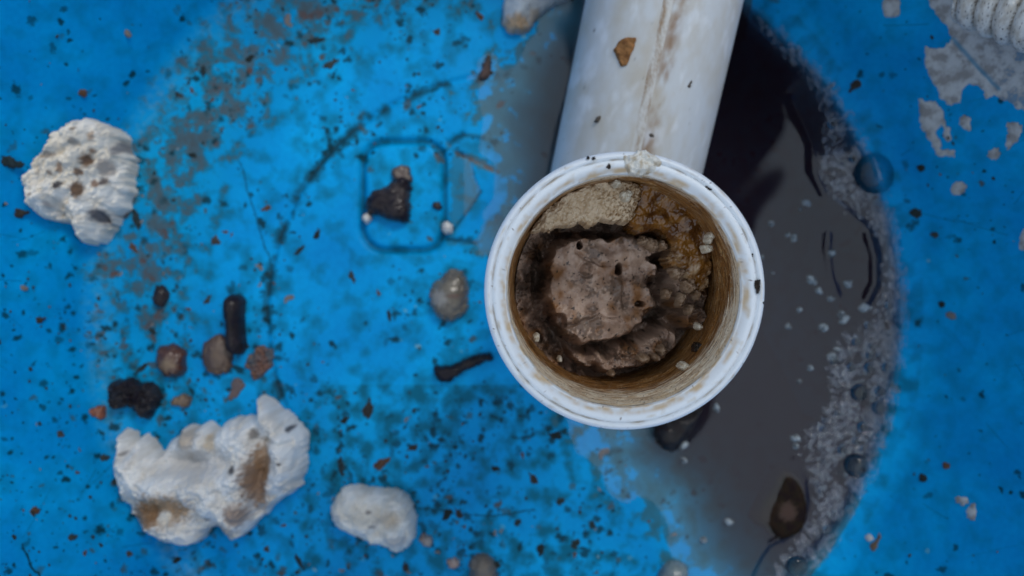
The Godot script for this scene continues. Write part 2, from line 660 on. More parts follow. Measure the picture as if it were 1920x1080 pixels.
func build_tub() -> void:
	var tex := tub_texture()
	var m := StandardMaterial3D.new()
	m.resource_name = "blue_plastic"
	m.albedo_texture = tex[0]
	m.heightmap_enabled = true
	m.heightmap_texture = tex[1]
	m.heightmap_scale = 0.035
	m.roughness = 0.42
	m.metallic_specular = 0.2
	m.texture_repeat = false
	var ss := PackedFloat32Array()
	var s := 0.0
	while s < 0.252:
		ss.append(s)
		s += 0.0006 if s > 0.03 else 0.0009
	var v := PackedVector3Array()
	var uv := PackedVector2Array()
	var cols := 1200
	for sv in ss:
		var sec := section(sv)
		for i in cols:
			var a := TAU * i / cols
			var d := Vector2(cos(a), sin(a))
			var p := d * sec.x + TC
			v.append(Vector3(p.x, tub_y(p.x, p.y), p.y))
			uv.append(d * sv / Vector2(0.52, 0.38) + Vector2(0.5, 0.5))
	var t := base("blue_tub", Vector3.ZERO)
	tag(t, "round blue plastic tub, dirty and scratched, seen from above", "tub")
	put("floor_and_wall", mesh_of(v, grid_idx(ss.size(), cols, true, false), PackedColorArray(), uv), m, t)
	# the upper wall and the rolled lip, outside the frame
	var um := mat("blue_plastic_clean", 0.42, 0.28, false, Color(0.02, 0.49, 0.85))
	var v2 := PackedVector3Array()
	var prof := []
	for k in 6:
		prof.append(section(0.2512 + k * 0.005))
	var e: Vector2 = prof[5]
	for k in range(1, 13):
		var a := PI - k * PI * 1.25 / 12.0
		prof.append(e + Vector2(0.006 + 0.006 * cos(a), 0.006 * sin(a)))
	for q in prof:
		for i in 240:
			var a := TAU * i / 240
			var pp: Vector2 = Vector2(cos(a), sin(a)) * q.x + TC
			v2.append(Vector3(pp.x, q.y, pp.y))
	put("rolled_lip", mesh_of(v2, grid_idx(prof.size(), 240, true, false)), um, t)


# ------------------------------------------------------------------ liquid
func ridge(p: Vector2, pts: PackedVector2Array, w: float) -> float:
	var best := 1e9
	for i in pts.size() - 1:
		var a := pts[i]
		var e := pts[i + 1] - a
		var t := clampf((p - a).dot(e) / e.length_squared(), 0, 1)
		best = minf(best, (p - a - e * t).length_squared())
	var d := best / (w * w)
	return exp(-d) if d < 12.0 else 0.0


func build_pool() -> void:
	var v := PackedVector3Array()
	var idx := PackedInt32Array()
	var map := {}
	var curl := poly([1486, 190, 1524, 270, 1524, 320, 1545, 365, 1590, 400, 1625, 430, 1640, 480, 1640, 530, 1622, 568, 1594, 580, 1570, 560, 1556, 520, 1550, 470, 1552, 440])
	var curl2 := poly([1490, 862, 1506, 900, 1510, 940, 1500, 985, 1470, 1006, 1440, 1020, 1420, 1050, 1402, 1090])
	var hair := poly([1390, 20, 1408, 48, 1440, 78, 1470, 100, 1500, 128])
	var step := 3.0
	for j in 430:
		for i in 300:
			var p := Vector2(870 + i * step, -90 + j * step)
			var w := on_plane(p.x, p.y, 0.0)
			var r := Vector2(w.x, w.z).distance_to(TC)
			if r > 0.163 or p.x < shore(p.y) - 45.0:
				continue
			map[j * 300 + i] = v.size()
			w.y = n3.get_noise_2d(p.x * 0.004, p.y * 0.004) * 0.00025
			w.y += 0.00022 * ridge(p, curl, 9.0) + 0.00025 * ridge(p, curl2, 5.0) + 0.00015 * ridge(p, hair, 3.5)
			w.y -= 0.00025 * ridge(p, poly([1602, 450, 1606, 500, 1600, 540]), 22.0)
			v.append(w)
	for j in 429:
		for i in 299:
			var a := j * 300 + i
			if map.has(a) and map.has(a + 1) and map.has(a + 300) and map.has(a + 301):
				idx.append_array([map[a], map[a + 1], map[a + 300], map[a + 1], map[a + 301], map[a + 300]])
	tag(put("water", mesh_of(v, idx), mats.liquid), "dark murky waste liquid pooled round the elbow", "", "", "structure")
	var fog := FogVolume.new()
	fog.name = "murky_water"
	fog.shape = RenderingServer.FOG_VOLUME_SHAPE_BOX
	fog.size = Vector3(0.185, 0.0098, 0.33)
	fog.position = Vector3(0.070, -0.0055, 0.01)
	var fm := FogMaterial.new()
	fm.albedo = Color(0.27, 0.19, 0.30)
	fm.density = 420.0
	fog.material = fm
	tag(fog, "cloudy grey murk in the pooled liquid", "", "", "structure")
	add_child(fog)
	for c in get_children():
		if c is WorldEnvironment:
			c.environment.volumetric_fog_enabled = true
			c.environment.volumetric_fog_density = 0.0


# ------------------------------------------------------------------ elbow
var AX0 := Vector3(0.0240, 0.120, 0.0009)      # centre of the mouth
var AXD := Vector3(0.045, -1.0, -0.045)        # down the socket

func frame_at(d: Vector3) -> Basis:
	var y := -d.normalized()
	var x := Vector3(1, 0, 0)
	x = (x - y * x.dot(y)).normalized()
	return Basis(x, y, x.cross(y))


func lathe(prof: Array, cols: int, o: Vector3, b: Basis, colour: Callable, flip := false, wob := 0.0) -> ArrayMesh:
	var v := PackedVector3Array()
	var col := PackedColorArray()
	for q in prof:
		for i in cols:
			var a := TAU * i / cols
			var r: float = q.x
			if wob > 0.0:
				r += wob * n3.get_noise_3d(cos(a) * 2.0, sin(a) * 2.0, q.y * 200.0)
			v.append(o + b * Vector3(cos(a) * r, q.y, sin(a) * r))
			col.append(colour.call(a, q))
	return mesh_of(v, grid_idx(prof.size(), cols, true, flip), col)


func build_elbow() -> void:
	var t := base("drain_elbow", Vector3(AX0.x, -0.004, AX0.z))
	tag(t, "dirty white plastic drain elbow standing in the tub, its round mouth upward", "pipe elbow")
	var o := AX0 - t.position
	var b := frame_at(AXD)
	var mm := 0.001
	# rim
	var outer := [[28.3, -12.0], [28.3, -6.4], [29.4, -5.8], [30.0, -5.0], [30.2, -3.0], [30.15, -1.6], [29.9, -0.8], [29.45, -0.3], [29.1, -0.1], [28.85, -0.16], [28.62, -0.4], [28.48, -0.8], [28.24, -0.8], [28.1, -0.4], [27.85, -0.16], [27.4, -0.05], [26.9, -0.2], [26.3, -0.7], [25.8, -1.3], [25.45, -1.8], [25.25, -1.6], [25.15, -2.4]]
	var prof := []
	for q in outer:
		prof.append(Vector2(q[0], q[1]) * mm)
	var white := Color(0.82, 0.86, 0.90)
	var cr := func(a: float, q: Vector2) -> Color:
		var d := n2.get_noise_3d(cos(a) * 5.0, sin(a) * 5.0, q.x * 900.0)
		var c := mixc(white, Color(0.58, 0.49, 0.37), (d - 0.2) * 1.6)
		if q.x < 0.0286 and q.x > 0.0282:
			c = mixc(c, Color(0.42, 0.36, 0.29), 0.25 + 1.4 * d)
		if q.x < 0.0266:
			c = mixc(c, Color(0.66, 0.50, 0.32), 0.35 + 1.6 * d)
		var chip := n1.get_noise_3d(cos(a) * 22.0, sin(a) * 22.0, q.x * 1500.0)
		return mixc(c, Color(0.12, 0.06, 0.03), (chip - 0.55) * 9.0)
	put("rim", lathe(prof, 720, o, b, cr, false, 0.00006), mats.white_plastic, t)
	# bore, stained in rings
	var bp := []
	for k in 130:
		bp.append(Vector2(25.15 - 0.5 * k / 130.0, -2.35 - k * 0.31) * mm)
	var cb := func(a: float, q: Vector2) -> Color:
		var dep := -q.y * 1000.0 - 2.0
		var side := n3.get_noise_3d(cos(a) * 0.9, sin(a) * 0.9, 4.0)
		var wisp := n1.get_noise_3d(cos(a) * 2.4, sin(a) * 2.4, dep * 1.5)
		var fine := n2.get_noise_3d(cos(a) * 4.0, sin(a) * 4.0, dep * 2.2)
		var spot := n2.get_noise_3d(cos(a) * 30.0, sin(a) * 30.0, dep * 1.6)
		var c := mixc(Color(0.95, 0.86, 0.70), Color(0.82, 0.58, 0.31), 0.12 + 1.4 * wisp + 0.8 * fine)
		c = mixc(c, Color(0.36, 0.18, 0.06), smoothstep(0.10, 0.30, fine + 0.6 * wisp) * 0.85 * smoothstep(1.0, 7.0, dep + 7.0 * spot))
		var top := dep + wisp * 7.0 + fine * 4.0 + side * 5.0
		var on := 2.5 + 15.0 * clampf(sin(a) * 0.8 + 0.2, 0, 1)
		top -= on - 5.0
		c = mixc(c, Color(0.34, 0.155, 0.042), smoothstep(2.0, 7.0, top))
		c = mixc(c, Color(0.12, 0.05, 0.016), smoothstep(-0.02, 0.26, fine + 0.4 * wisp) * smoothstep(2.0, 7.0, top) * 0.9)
		c = mixc(c, Color(0.58, 0.37, 0.17), smoothstep(0.16, 0.36, -fine) * 0.8)
		c = mixc(c, Color(0.05, 0.025, 0.012), smoothstep(0.42, 0.50, spot))
		c = mixc(c, Color(0.72, 0.62, 0.48), smoothstep(0.44, 0.52, -spot) * 0.8)
		return c
	put("bore_wall", lathe(bp, 620, o, b, cb, false, 0.0003), mats.bore_plastic, t)
	# body of the socket and bend, swept along its axis into the leg
	var p0 := AX0 + AXD * 0.010
	var p1 := AX0 + AXD * 0.040
	var p2 := AX0 + AXD * 0.065
	var pd := Vector3(0.0101, 0.0088, -0.0507)
	var leg := Vector3(0.0394, 0.0272, -0.0434)
	var p3 := leg - pd * 0.25
	var pc := leg - pd * 0.80
	var path := [p0, p1, p1 + AXD * 0.0004]
	var rad := [0.0283, 0.0283, 0.0250]
	for k in 13:
		var u := k / 12.0
		path.append(p2 * (1 - u) * (1 - u) + pc * 2 * u * (1 - u) + p3 * u * u)
		rad.append(0.0250)
	for k in range(1, 120):
		path.append(p3 + pd * (k * 0.016))
		rad.append(0.0250)
	var v := PackedVector3Array()
	var col := PackedColorArray()
	var cols := 420
	var x := Vector3(1, 0, 0)
	for j in path.size():
		var d: Vector3 = (path[mini(j + 1, path.size() - 1)] - path[maxi(j - 1, 0)]).normalized()
		x = (x - d * x.dot(d)).normalized()
		var y := x.cross(d)
		for i in cols:
			var a := TAU * i / cols
			var nrm := x * cos(a) + y * sin(a)
			var p: Vector3 = path[j] + nrm * rad[j]
			v.append(p - t.position)
			col.append(leg_colour(a, j, nrm))
	put("elbow_body", mesh_of(v, grid_idx(path.size(), cols, true, true), col), mats.white_plastic, t)
	# mould seam along the top of the leg
	var sv := PackedVector3Array()
	var sc := PackedColorArray()
	var dl := pd.normalized()
	var up := (Vector3.UP - dl * dl.y).normalized()
	var sx := dl.cross(up).normalized()
	for j in 160:
		var c := p3 + pd * (0.05 + j * 0.0105)
		for i in 9:
			var q := (i - 4) / 4.0
			var off := -0.0014 + q * 0.0016 + 0.00025 * n3.get_noise_2d(j * 0.05, 3.0)
			var hgt := sqrt(0.0250 * 0.0250 - off * off) + 0.00026 * (1.0 - q * q) * (0.75 + 0.4 * n3.get_noise_2d(j * 0.2, i * 0.1)) - 0.00003
			sv.append(c + sx * off + up * hgt - t.position)
			var st := n2.get_noise_2d(j * 0.035, q * 0.5 + 5.0) * 1.8 + n1.get_noise_2d(j * 0.35, q * 2.0) * 0.9
			sc.append(mixc(Color(0.50, 0.50, 0.48), Color(0.25, 0.17, 0.10), 0.3 + st * 0.6))
	put("mould_seam", mesh_of(sv, grid_idx(160, 9, false, false), sc), mats.white_plastic, t)
	# rough sprue on the rim above the seam
	var sp := poly([1168, 291, 1186, 288, 1196, 281, 1212, 280, 1228, 289, 1238, 296, 1240, 310, 1228, 322, 1206, 329, 1184, 326, 1172, 312])
	var hs := func(p: Vector2, sd: float) -> float:
		return 0.0013 * dome(sd, 14.0) + 0.0009 * n1.get_noise_2d(p.x * 0.05, p.y * 0.05) - 0.0005
	var cs := func(p: Vector2, _sd: float, _h: float) -> Color:
		return mixc(Color(0.76, 0.74, 0.68), Color(0.52, 0.43, 0.31), n2.get_noise_2d(p.x * 0.06, p.y * 0.06) * 2.0 + 0.1)
	var so := on_plane(1205, 305, 0.1212)
	put("sprue", lump(sp, Vector2(1205, 305), 0.16 / F, 1.2, 0.0012, 3.0, hs, cs), mats.grease, t, so - t.position)


func leg_colour(_a: float, j: int, nrm: Vector3) -> Color:
	var along := j * 0.0163
	var c := Color(0.48, 0.51, 0.53)
	var d := n2.get_noise_3d(nrm.x * 2.0, along * 2.4, nrm.z)
	var f := n1.get_noise_3d(nrm.x * 9.0, along * 9.0, 2.0)
	c = mixc(c, Color(0.42, 0.40, 0.35), (d * 1.0 + f * 0.35) * 0.9 + 0.3)
	# grime on either side of the seam
	var q := absf(nrm.x + 0.02) / 0.42
	c = mixc(c, Color(0.42, 0.37, 0.30), clampf(1.0 - q, 0, 1) * clampf(0.5 + f * 0.8 + d, 0, 1) * 0.6)
	var seam := absf(nrm.x - 0.035 + 0.02 * n3.get_noise_2d(along * 3.0, 7.0)) / 0.14
	c = mixc(c, Color(0.21, 0.12, 0.06), clampf(1.0 - seam, 0, 1) * clampf(0.8 + f * 0.9 + n3.get_noise_2d(along * 2.0, 30.0) * 1.8, 0, 0.9))
	c = mixc(c, Color(0.62, 0.66, 0.70), clampf((n2.get_noise_3d(nrm.x * 3.0, along * 3.0, 9.0) - 0.2) * 2.0, 0, 0.6))
	c = mixc(c, Color(0.08, 0.06, 0.05), clampf((n1.get_noise_3d(nrm.x * 12.0, along * 12.0, 19.0) - 0.6) * 9.0, 0, 0.9))
	return c


# ------------------------------------------------------------------ grease plug
func build_plug() -> void:
	var yb := 0.0885
	var k := (EYE - yb) / F
	var c := Vector2(1164, 543)
	var t := base("grease_plug", on_plane(c.x, c.y, yb))
	tag(t, "lumpy brown grease plug clogging the mouth of the white elbow", "grease plug")
	var main := poly([1022, 470, 1030, 450, 1056, 436, 1090, 430, 1130, 436, 1170, 430, 1220, 430, 1252, 442, 1262, 466, 1244, 484, 1246, 512, 1238, 545, 1244, 575, 1220, 604, 1190, 634, 1140, 648, 1098, 656, 1060, 644, 1032, 612, 1020, 588, 1016, 540, 1014, 500])
	var low := poly([1050, 636, 1110, 660, 1160, 646, 1210, 622, 1250, 604, 1284, 612, 1282, 650, 1262, 682, 1200, 700, 1130, 704, 1078, 690])
	var right := poly([1250, 470, 1282, 470, 1316, 490, 1340, 540, 1332, 590, 1312, 630, 1280, 616, 1262, 580, 1244, 560, 1246, 520])
	var left := poly([980, 440, 998, 430, 1008, 470, 1002, 520, 1010, 580, 1030, 625, 1056, 660, 1040, 680, 998, 640, 978, 560, 972, 500])
	var holes := [[1084, 462, 5.0, 7.0, 9.0], [1158, 505, 7.0, 11.0, 10.0], [1238, 486, 24.0, 13.0, 10.0], [1222, 530, 12.0, 12.0, 9.0], [1198, 569, 9.0, 5.0, 6.0], [1232, 592, 30.0, 16.0, 6.0], [1010, 515, 12.0, 60.0, 5.0], [1105, 438, 60.0, 10.0, 6.0], [1044, 602, 16.0, 14.0, 6.0]]
	var disc := PackedVector2Array()
	for i in 64:
		disc.append(c + Vector2(cos(TAU * i / 64), sin(TAU * i / 64)) * 199.0)
	var hf := func(p: Vector2, _sd: float) -> float:
		var f := n1.get_noise_2d(p.x * 0.03, p.y * 0.03)
		var g := n2.get_noise_2d(p.x * 0.06, p.y * 0.06)
		var w := n3.get_noise_2d(p.x * 0.014, p.y * 0.014)
		var q := p + Vector2(n3.get_noise_2d(p.x * 0.02, p.y * 0.02), n3.get_noise_2d(p.x * 0.02 + 50.0, p.y * 0.02)) * 10.0 + Vector2(g, f) * 3.0
		var h := -13.0 + 2.2 * f + 1.2 * g
		var sm := poly_sd(main, q)
		var flat := 1.4 * w + 0.5 * f + 0.12 * g + 1.0 * smoothstep(30, 60, absf(q.y - 540))
		h = maxf(h, lerpf(h, 4.2 + flat + 0.8 * n3.get_noise_2d(p.x * 0.022 + 5.0, p.y * 0.022) - 0.010 * (q.x - 1040) - 0.00011 * p.distance_squared_to(Vector2(1120, 540)) , smoothstep(-7.0, 20.0, sm)))
		# a crack across the face and a rounded fold
		h -= 1.3 * seg_near(q, Vector2(1080, 478), Vector2(1136, 494), 4.0) * (1.0 if sm > 0 else 0.0)
		h -= 0.9 * seg_near(q, Vector2(1170, 500), Vector2(1168, 580), 5.0)
		h -= 0.8 * seg_near(q, Vector2(1060, 604), Vector2(1160, 596), 4.0)
		h += 1.1 * exp(-pow(p.distance_to(Vector2(1097, 506)) / 9.0, 2.0)) - 0.7 * exp(-pow((p.distance_to(Vector2(1097, 506)) - 13.0) / 3.0, 2.0))
		h = maxf(h, lerpf(-13.0, 0.8 + 3.0 * absf(f) + 1.0 * g, smoothstep(-5.0, 18.0, poly_sd(low, q))))
		h = maxf(h, lerpf(-13.0, 1.5 + 4.6 * f + 1.2 * g, smoothstep(-5.0, 18.0, poly_sd(right, q))))
		h = maxf(h, lerpf(-13.0, -6.5 + 5.0 * f + 1.0 * g, smoothstep(-3.0, 10.0, poly_sd(left, q))))
		# sludge clinging to the wall all round
		var r := p.distance_to(c)
		h = maxf(h, -13.0 + 12.0 * smoothstep(160.0, 194.0, r + 14.0 * f) + 1.5 * g)
		for o in holes:
			var e := Vector2((p.x - o[0]) / o[2], (p.y - o[1]) / o[3]).length() + 0.35 * g
			h -= o[4] * (1.0 - smoothstep(0.7, 1.15, e))
		return h * 0.001
	var cf := func(p: Vector2, _sd: float, h: float) -> Color:
		var f := n2.get_noise_2d(p.x * 0.02 + 40.0, p.y * 0.02)
		var g := n1.get_noise_2d(p.x * 0.10, p.y * 0.10 + 9.0)
		var col := mixc(Color(0.36, 0.24, 0.18), Color(0.54, 0.38, 0.285), 0.5 + f * 1.4 + g * 0.5)
		col = mixc(col, Color(0.31, 0.155, 0.07), (n3.get_noise_2d(p.x * 0.018 + 9.0, p.y * 0.018) - 0.12) * 2.2)
		# dark sludge smeared in patches between the paler grease
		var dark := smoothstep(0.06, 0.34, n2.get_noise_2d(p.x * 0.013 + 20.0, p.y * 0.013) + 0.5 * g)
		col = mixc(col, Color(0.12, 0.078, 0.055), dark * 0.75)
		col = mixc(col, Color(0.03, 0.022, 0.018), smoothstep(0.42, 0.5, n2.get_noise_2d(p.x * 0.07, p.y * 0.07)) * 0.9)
		return col
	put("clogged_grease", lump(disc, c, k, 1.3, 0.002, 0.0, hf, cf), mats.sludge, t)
	# tan crust hanging on the wall, top left
	var yc := 0.1035
	var kc := (EYE - yc) / F
	var crust := poly([998, 432, 1004, 418, 1022, 398, 1050, 372, 1082, 354, 1120, 343, 1160, 338, 1190, 344, 1200, 362, 1196, 388, 1186, 408, 1172, 418, 1150, 416, 1128, 412, 1108, 420, 1086, 418, 1066, 426, 1044, 424, 1022, 430])
	var hc := func(p: Vector2, sd: float) -> float:
		return 0.0016 * dome(sd, 10.0) + 0.0016 * n1.get_noise_2d(p.x * 0.025, p.y * 0.025) + 0.0004 * n2.get_noise_2d(p.x * 0.10, p.y * 0.10) + 0.004 * smoothstep(420, 340, p.y) - 0.001
	var cc := func(p: Vector2, sd: float, _h: float) -> Color:
		var f := n2.get_noise_2d(p.x * 0.03, p.y * 0.03)
		var g := n1.get_noise_2d(p.x * 0.14, p.y * 0.14)
		var col := mixc(Color(0.74, 0.58, 0.40), Color(0.52, 0.36, 0.21), 0.3 + f * 1.2 + g * 1.1)
		col = mixc(col, Color(0.22, 0.12, 0.05), (p.x - 1150.0) / 60.0 + g * 1.5)
		col = mixc(col, Color(0.74, 0.63, 0.48), (n2.get_noise_2d(p.x * 0.2, p.y * 0.2) - 0.3) * 5.0)
		return col
	var oc := Vector2(1100, 385)
	put("tan_crust", lump(crust, oc, kc, 1.1, 0.006, 5.0, hc, cc), mats.grease, t, on_plane(oc.x, oc.y, yc) - t.position)
	# amber jelly down the right of the wall
	var ya := 0.0995
	var ka := (EYE - ya) / F
	var amber := poly([1178, 344, 1206, 338, 1240, 348, 1276, 366, 1306, 394, 1326, 430, 1338, 470, 1342, 506, 1336, 540, 1318, 552, 1300, 548, 1296, 528, 1284, 512, 1262, 500, 1254, 482, 1262, 462, 1248, 440, 1222, 432, 1200, 434, 1178, 424, 1176, 400, 1184, 376])
	var ha := func(p: Vector2, sd: float) -> float:
		var f := n1.get_noise_2d(p.x * 0.018 + 7.0, p.y * 0.018)
		var g := n2.get_noise_2d(p.x * 0.06, p.y * 0.06)
		return 0.003 * dome(sd, 16.0) + 0.0016 * f + 0.0001 * g - 0.0055 * smoothstep(400, 545, p.y) + 0.0025 * smoothstep(400, 345, p.y)
	var ca := func(p: Vector2, sd: float, _h: float) -> Color:
		var f := n2.get_noise_2d(p.x * 0.025 + 3.0, p.y * 0.025)
		var g := n1.get_noise_2d(p.x * 0.09, p.y * 0.09)
		var col := mixc(Color(0.25, 0.105, 0.018), Color(0.10, 0.036, 0.009), 0.45 + f * 1.6 + g * 0.3)
		# pale grease showing in lumps through the amber
		col = mixc(col, Color(0.48, 0.33, 0.19), (n1.get_noise_2d(p.x * 0.022 + 60.0, p.y * 0.022) - 0.08 + 0.4 * g) * 1.8 * smoothstep(430, 510, p.y))
		col = mixc(col, Color(0.58, 0.43, 0.27), smoothstep(16.0, 2.0, sd) * smoothstep(470, 530, p.y) * (0.6 + g))
		col = mixc(col, Color(0.40, 0.25, 0.11), (n2.get_noise_2d(p.x * 0.05, p.y * 0.05 + 30.0) - 0.3) * 1.6)
		return col
	var oa := Vector2(1262, 430)
	put("amber_grease", lump(amber, oa, ka, 1.1, 0.008, 4.0, ha, ca), mats.amber, t, on_plane(oa.x, oa.y, ya) - t.position)
	# knobs of grease at the foot of the amber
	var knobs := [[1222, 458, 13, 12, 0.0950], [1242, 462, 9, 10, 0.0955], [1206, 452, 10, 8, 0.0945], [1268, 512, 14, 12, 0.0965], [1292, 536, 13, 12, 0.0965], [1306, 552, 9, 10, 0.0960], [1276, 560, 8, 14, 0.0925], [1292, 580, 7, 11, 0.0925], [1250, 552, 9, 12, 0.0905], [1228, 670, 9, 7, 0.0925], [1206, 672, 11, 8, 0.0925], [1240, 655, 9, 10, 0.092], [1146, 700, 6, 5, 0.093]]
	for i in knobs.size():
		var q = knobs[i]
		var tone := i * 1.7
		var hk := func(p: Vector2, sd: float) -> float:
			return 0.0034 * dome(sd, q[2] * 1.0) + 0.0006 * n1.get_noise_2d(p.x * 0.1, p.y * 0.1)
		var ck := func(p: Vector2, _sd: float, _h: float) -> Color:
			var g := n1.get_noise_2d(p.x * 0.12 + tone, p.y * 0.12)
			return mixc(Color(0.40, 0.29, 0.20), Color(0.24, 0.15, 0.09), 0.4 + g * 1.6 + 0.3 * sin(tone))
		put("grease_knob", lump(oval(q[0], q[1], q[2], q[3], 0.3, 0.2, tone), Vector2(q[0], q[1]), (EYE - q[4]) / F, 1.0, 0.002, 1.5, hk, ck), mats.grease, t, on_plane(q[0], q[1], q[4]) - t.position)
	# beads of grease clinging to the bore
	var beads := [[1005, 633, 7, 8, 0.0975, "roundish white grease bead on the left of the brown bore wall"], [1050, 675, 5, 5, 0.0985, "tiny white grease bead low on the left of the bore wall"], [1020, 700, 5, 5, 0.105, "small cream bead on the pale lower left bore wall"], [1283, 688, 11, 8, 0.1035, "largest cream grease bead, low on the right of the bore"], [1312, 613, 7, 7, 0.0985, "round white bead on the right bore wall above black specks"], [1327, 466, 9, 8, 0.108, "pale crumb of grease stuck right of the amber jelly"], [1332, 446, 7, 11, 0.109, "upright pale crumb just above another by the amber jelly"], [1158, 343, 8, 6, 0.1115, "pale grease crumb at the top of the tan crust"], [1175, 366, 12, 11, 0.1085, "translucent knob of grease between tan crust and amber jelly"]]
	for q in beads:
		var hb := func(p: Vector2, sd: float) -> float:
			return 0.0012 * dome(sd, q[2]) + 0.0004 * n1.get_noise_2d(p.x * 0.14, p.y * 0.14)
		var cbd := func(p: Vector2, _sd: float, _h: float) -> Color:
			return mixc(Color(0.72, 0.66, 0.54), Color(0.5, 0.38, 0.24), n2.get_noise_2d(p.x * 0.1, p.y * 0.1) * 1.4)
		var bo := put("grease_bead", lump(oval(q[0], q[1], q[2], q[3], 0.2, 0.18, q[0]), Vector2(q[0], q[1]), (EYE - q[4]) / F, 1.0, 0.003, 1.0, hb, cbd), mats.grease, null, on_plane(q[0], q[1], q[4]))
		tag(bo, q[5], "grease bead")
	# black flakes in the bore and on the rim
	var black := [[1309, 652, 9, 12, 0.0995, "black flake low on the right of the bore wall"], [1341, 407, 6, 5, 0.113, "black speck on the upper right of the bore"], [1420, 536, 5, 13, 0.1202, "long black speck on the right of the white rim"], [1428, 568, 5, 6, 0.1196, "black crumb on the outer right edge of the white rim"], [1141, 312, 4, 4, 0.1203, "black dot on the top of the rim left of the sprue"], [1103, 296, 4, 3, 0.1203, "left one of two black dots at the rim's upper edge"], [1114, 297, 4, 4, 0.1203, "right one of two black dots at the rim's upper edge"], [1324, 355, 12, 6, 0.1195, "dark brown smear of dirt on the upper right of the rim"], [1408, 480, 3, 4, 0.1195, "tiny dark speck on the right inside edge of the rim"]]
	for q in black:
		var hb := func(p: Vector2, sd: float) -> float:
			return 0.0005 * dome(sd, 3.0) + 0.0004 * n1.get_noise_2d(p.x * 0.2, p.y * 0.2)
		var cbk := func(p: Vector2, _sd: float, _h: float) -> Color:
			return mixc(Color(0.02, 0.017, 0.015), Color(0.10, 0.06, 0.04), n2.get_noise_2d(p.x * 0.2, p.y * 0.2) * 1.5)
		if q[4] > 0.119:
			var w := on_plane(q[0], q[1], 0.12)
			q[4] = 0.1201 + 0.045 * (w.x - AX0.x) - 0.045 * (w.z - AX0.z) - (0.0002 if q[4] > 0.12 else 0.0010)
		var bo := put("dark_flake", lump(oval(q[0], q[1], q[2], q[3], 0.1, 0.35, q[0] + 1.0), Vector2(q[0], q[1]), (EYE - q[4]) / F, 0.9, 0.0022, 2.0, hb, cbk), mats.wet_dark, null, on_plane(q[0], q[1], q[4]))
		tag(bo, q[5], "dirt flake")
	# the rust-brown flake on the leg
	var fl := poly([1152, 94, 1160, 78, 1172, 70, 1194, 70, 1190, 88, 1182, 108, 1174, 124, 1164, 124, 1158, 108])
	var hfl := func(p: Vector2, sd: float) -> float:
		return 0.0005 * dome(sd, 5.0) + 0.0003 * n1.get_noise_2d(p.x * 0.06, p.y * 0.06)
	var cfl := func(p: Vector2, _sd: float, _h: float) -> Color:
		return mixc(Color(0.26, 0.125, 0.045), Color(0.14, 0.06, 0.02), n2.get_noise_2d(p.x * 0.05, p.y * 0.05) * 1.5 + 0.3)
	var leg_top := func(p: Vector2) -> Vector3:
		var lp := Vector3(0.0394, 0.0272, -0.0434)
		var d := Vector3(0.0101, 0.0088, -0.0507).normalized()
		var y := 0.055
		for i in 6:
			var w := on_plane(p.x, p.y, y)
			var sx := d.cross(Vector3.UP).normalized()
			var dz := (w.z - lp.z) / d.z
			var across := (w - lp - d * dz).dot(sx)
			y = lp.y + d.y * dz + sqrt(maxf(0.0, 0.0252 * 0.0252 - across * across))
		return on_plane(p.x, p.y, y)
	var fo: Vector3 = leg_top.call(Vector2(1172, 96))
	var follow := func(p: Vector2) -> Vector3:
		return leg_top.call(p) - fo
	tag(put("rust_brown_flake", lump(fl, Vector2(1172, 96), 1.0, 1.2, 0.0007, 1.5, hfl, cfl, follow), mats.film, null, fo), "rust brown flake stuck on the leg of the white elbow", "flake")
	for q in [[1290, 158, 7, 8, "dark dirt speck right of the seam on the elbow leg"], [1122, 222, 5, 6, "small dark speck left of the seam on the elbow leg"], [1222, 254, 6, 4, "small dark speck right beside the seam near the rim"]]:
		var o: Vector3 = leg_top.call(Vector2(q[0], q[1]))
		var hb := func(p: Vector2, sd: float) -> float:
			return 0.0004 * dome(sd, 3.0)
		var cbk := func(p: Vector2, _sd: float, _h: float) -> Color:
			return Color(0.09, 0.075, 0.065)
		tag(put("dark_flake", lump(oval(q[0], q[1], q[2], q[3], 0.4, 0.3, q[0]), Vector2(q[0], q[1]), 0.00017, 1.2, 0.0012, 1.5, hb, cbk), mats.dirt, null, o), q[4], "dirt flake")


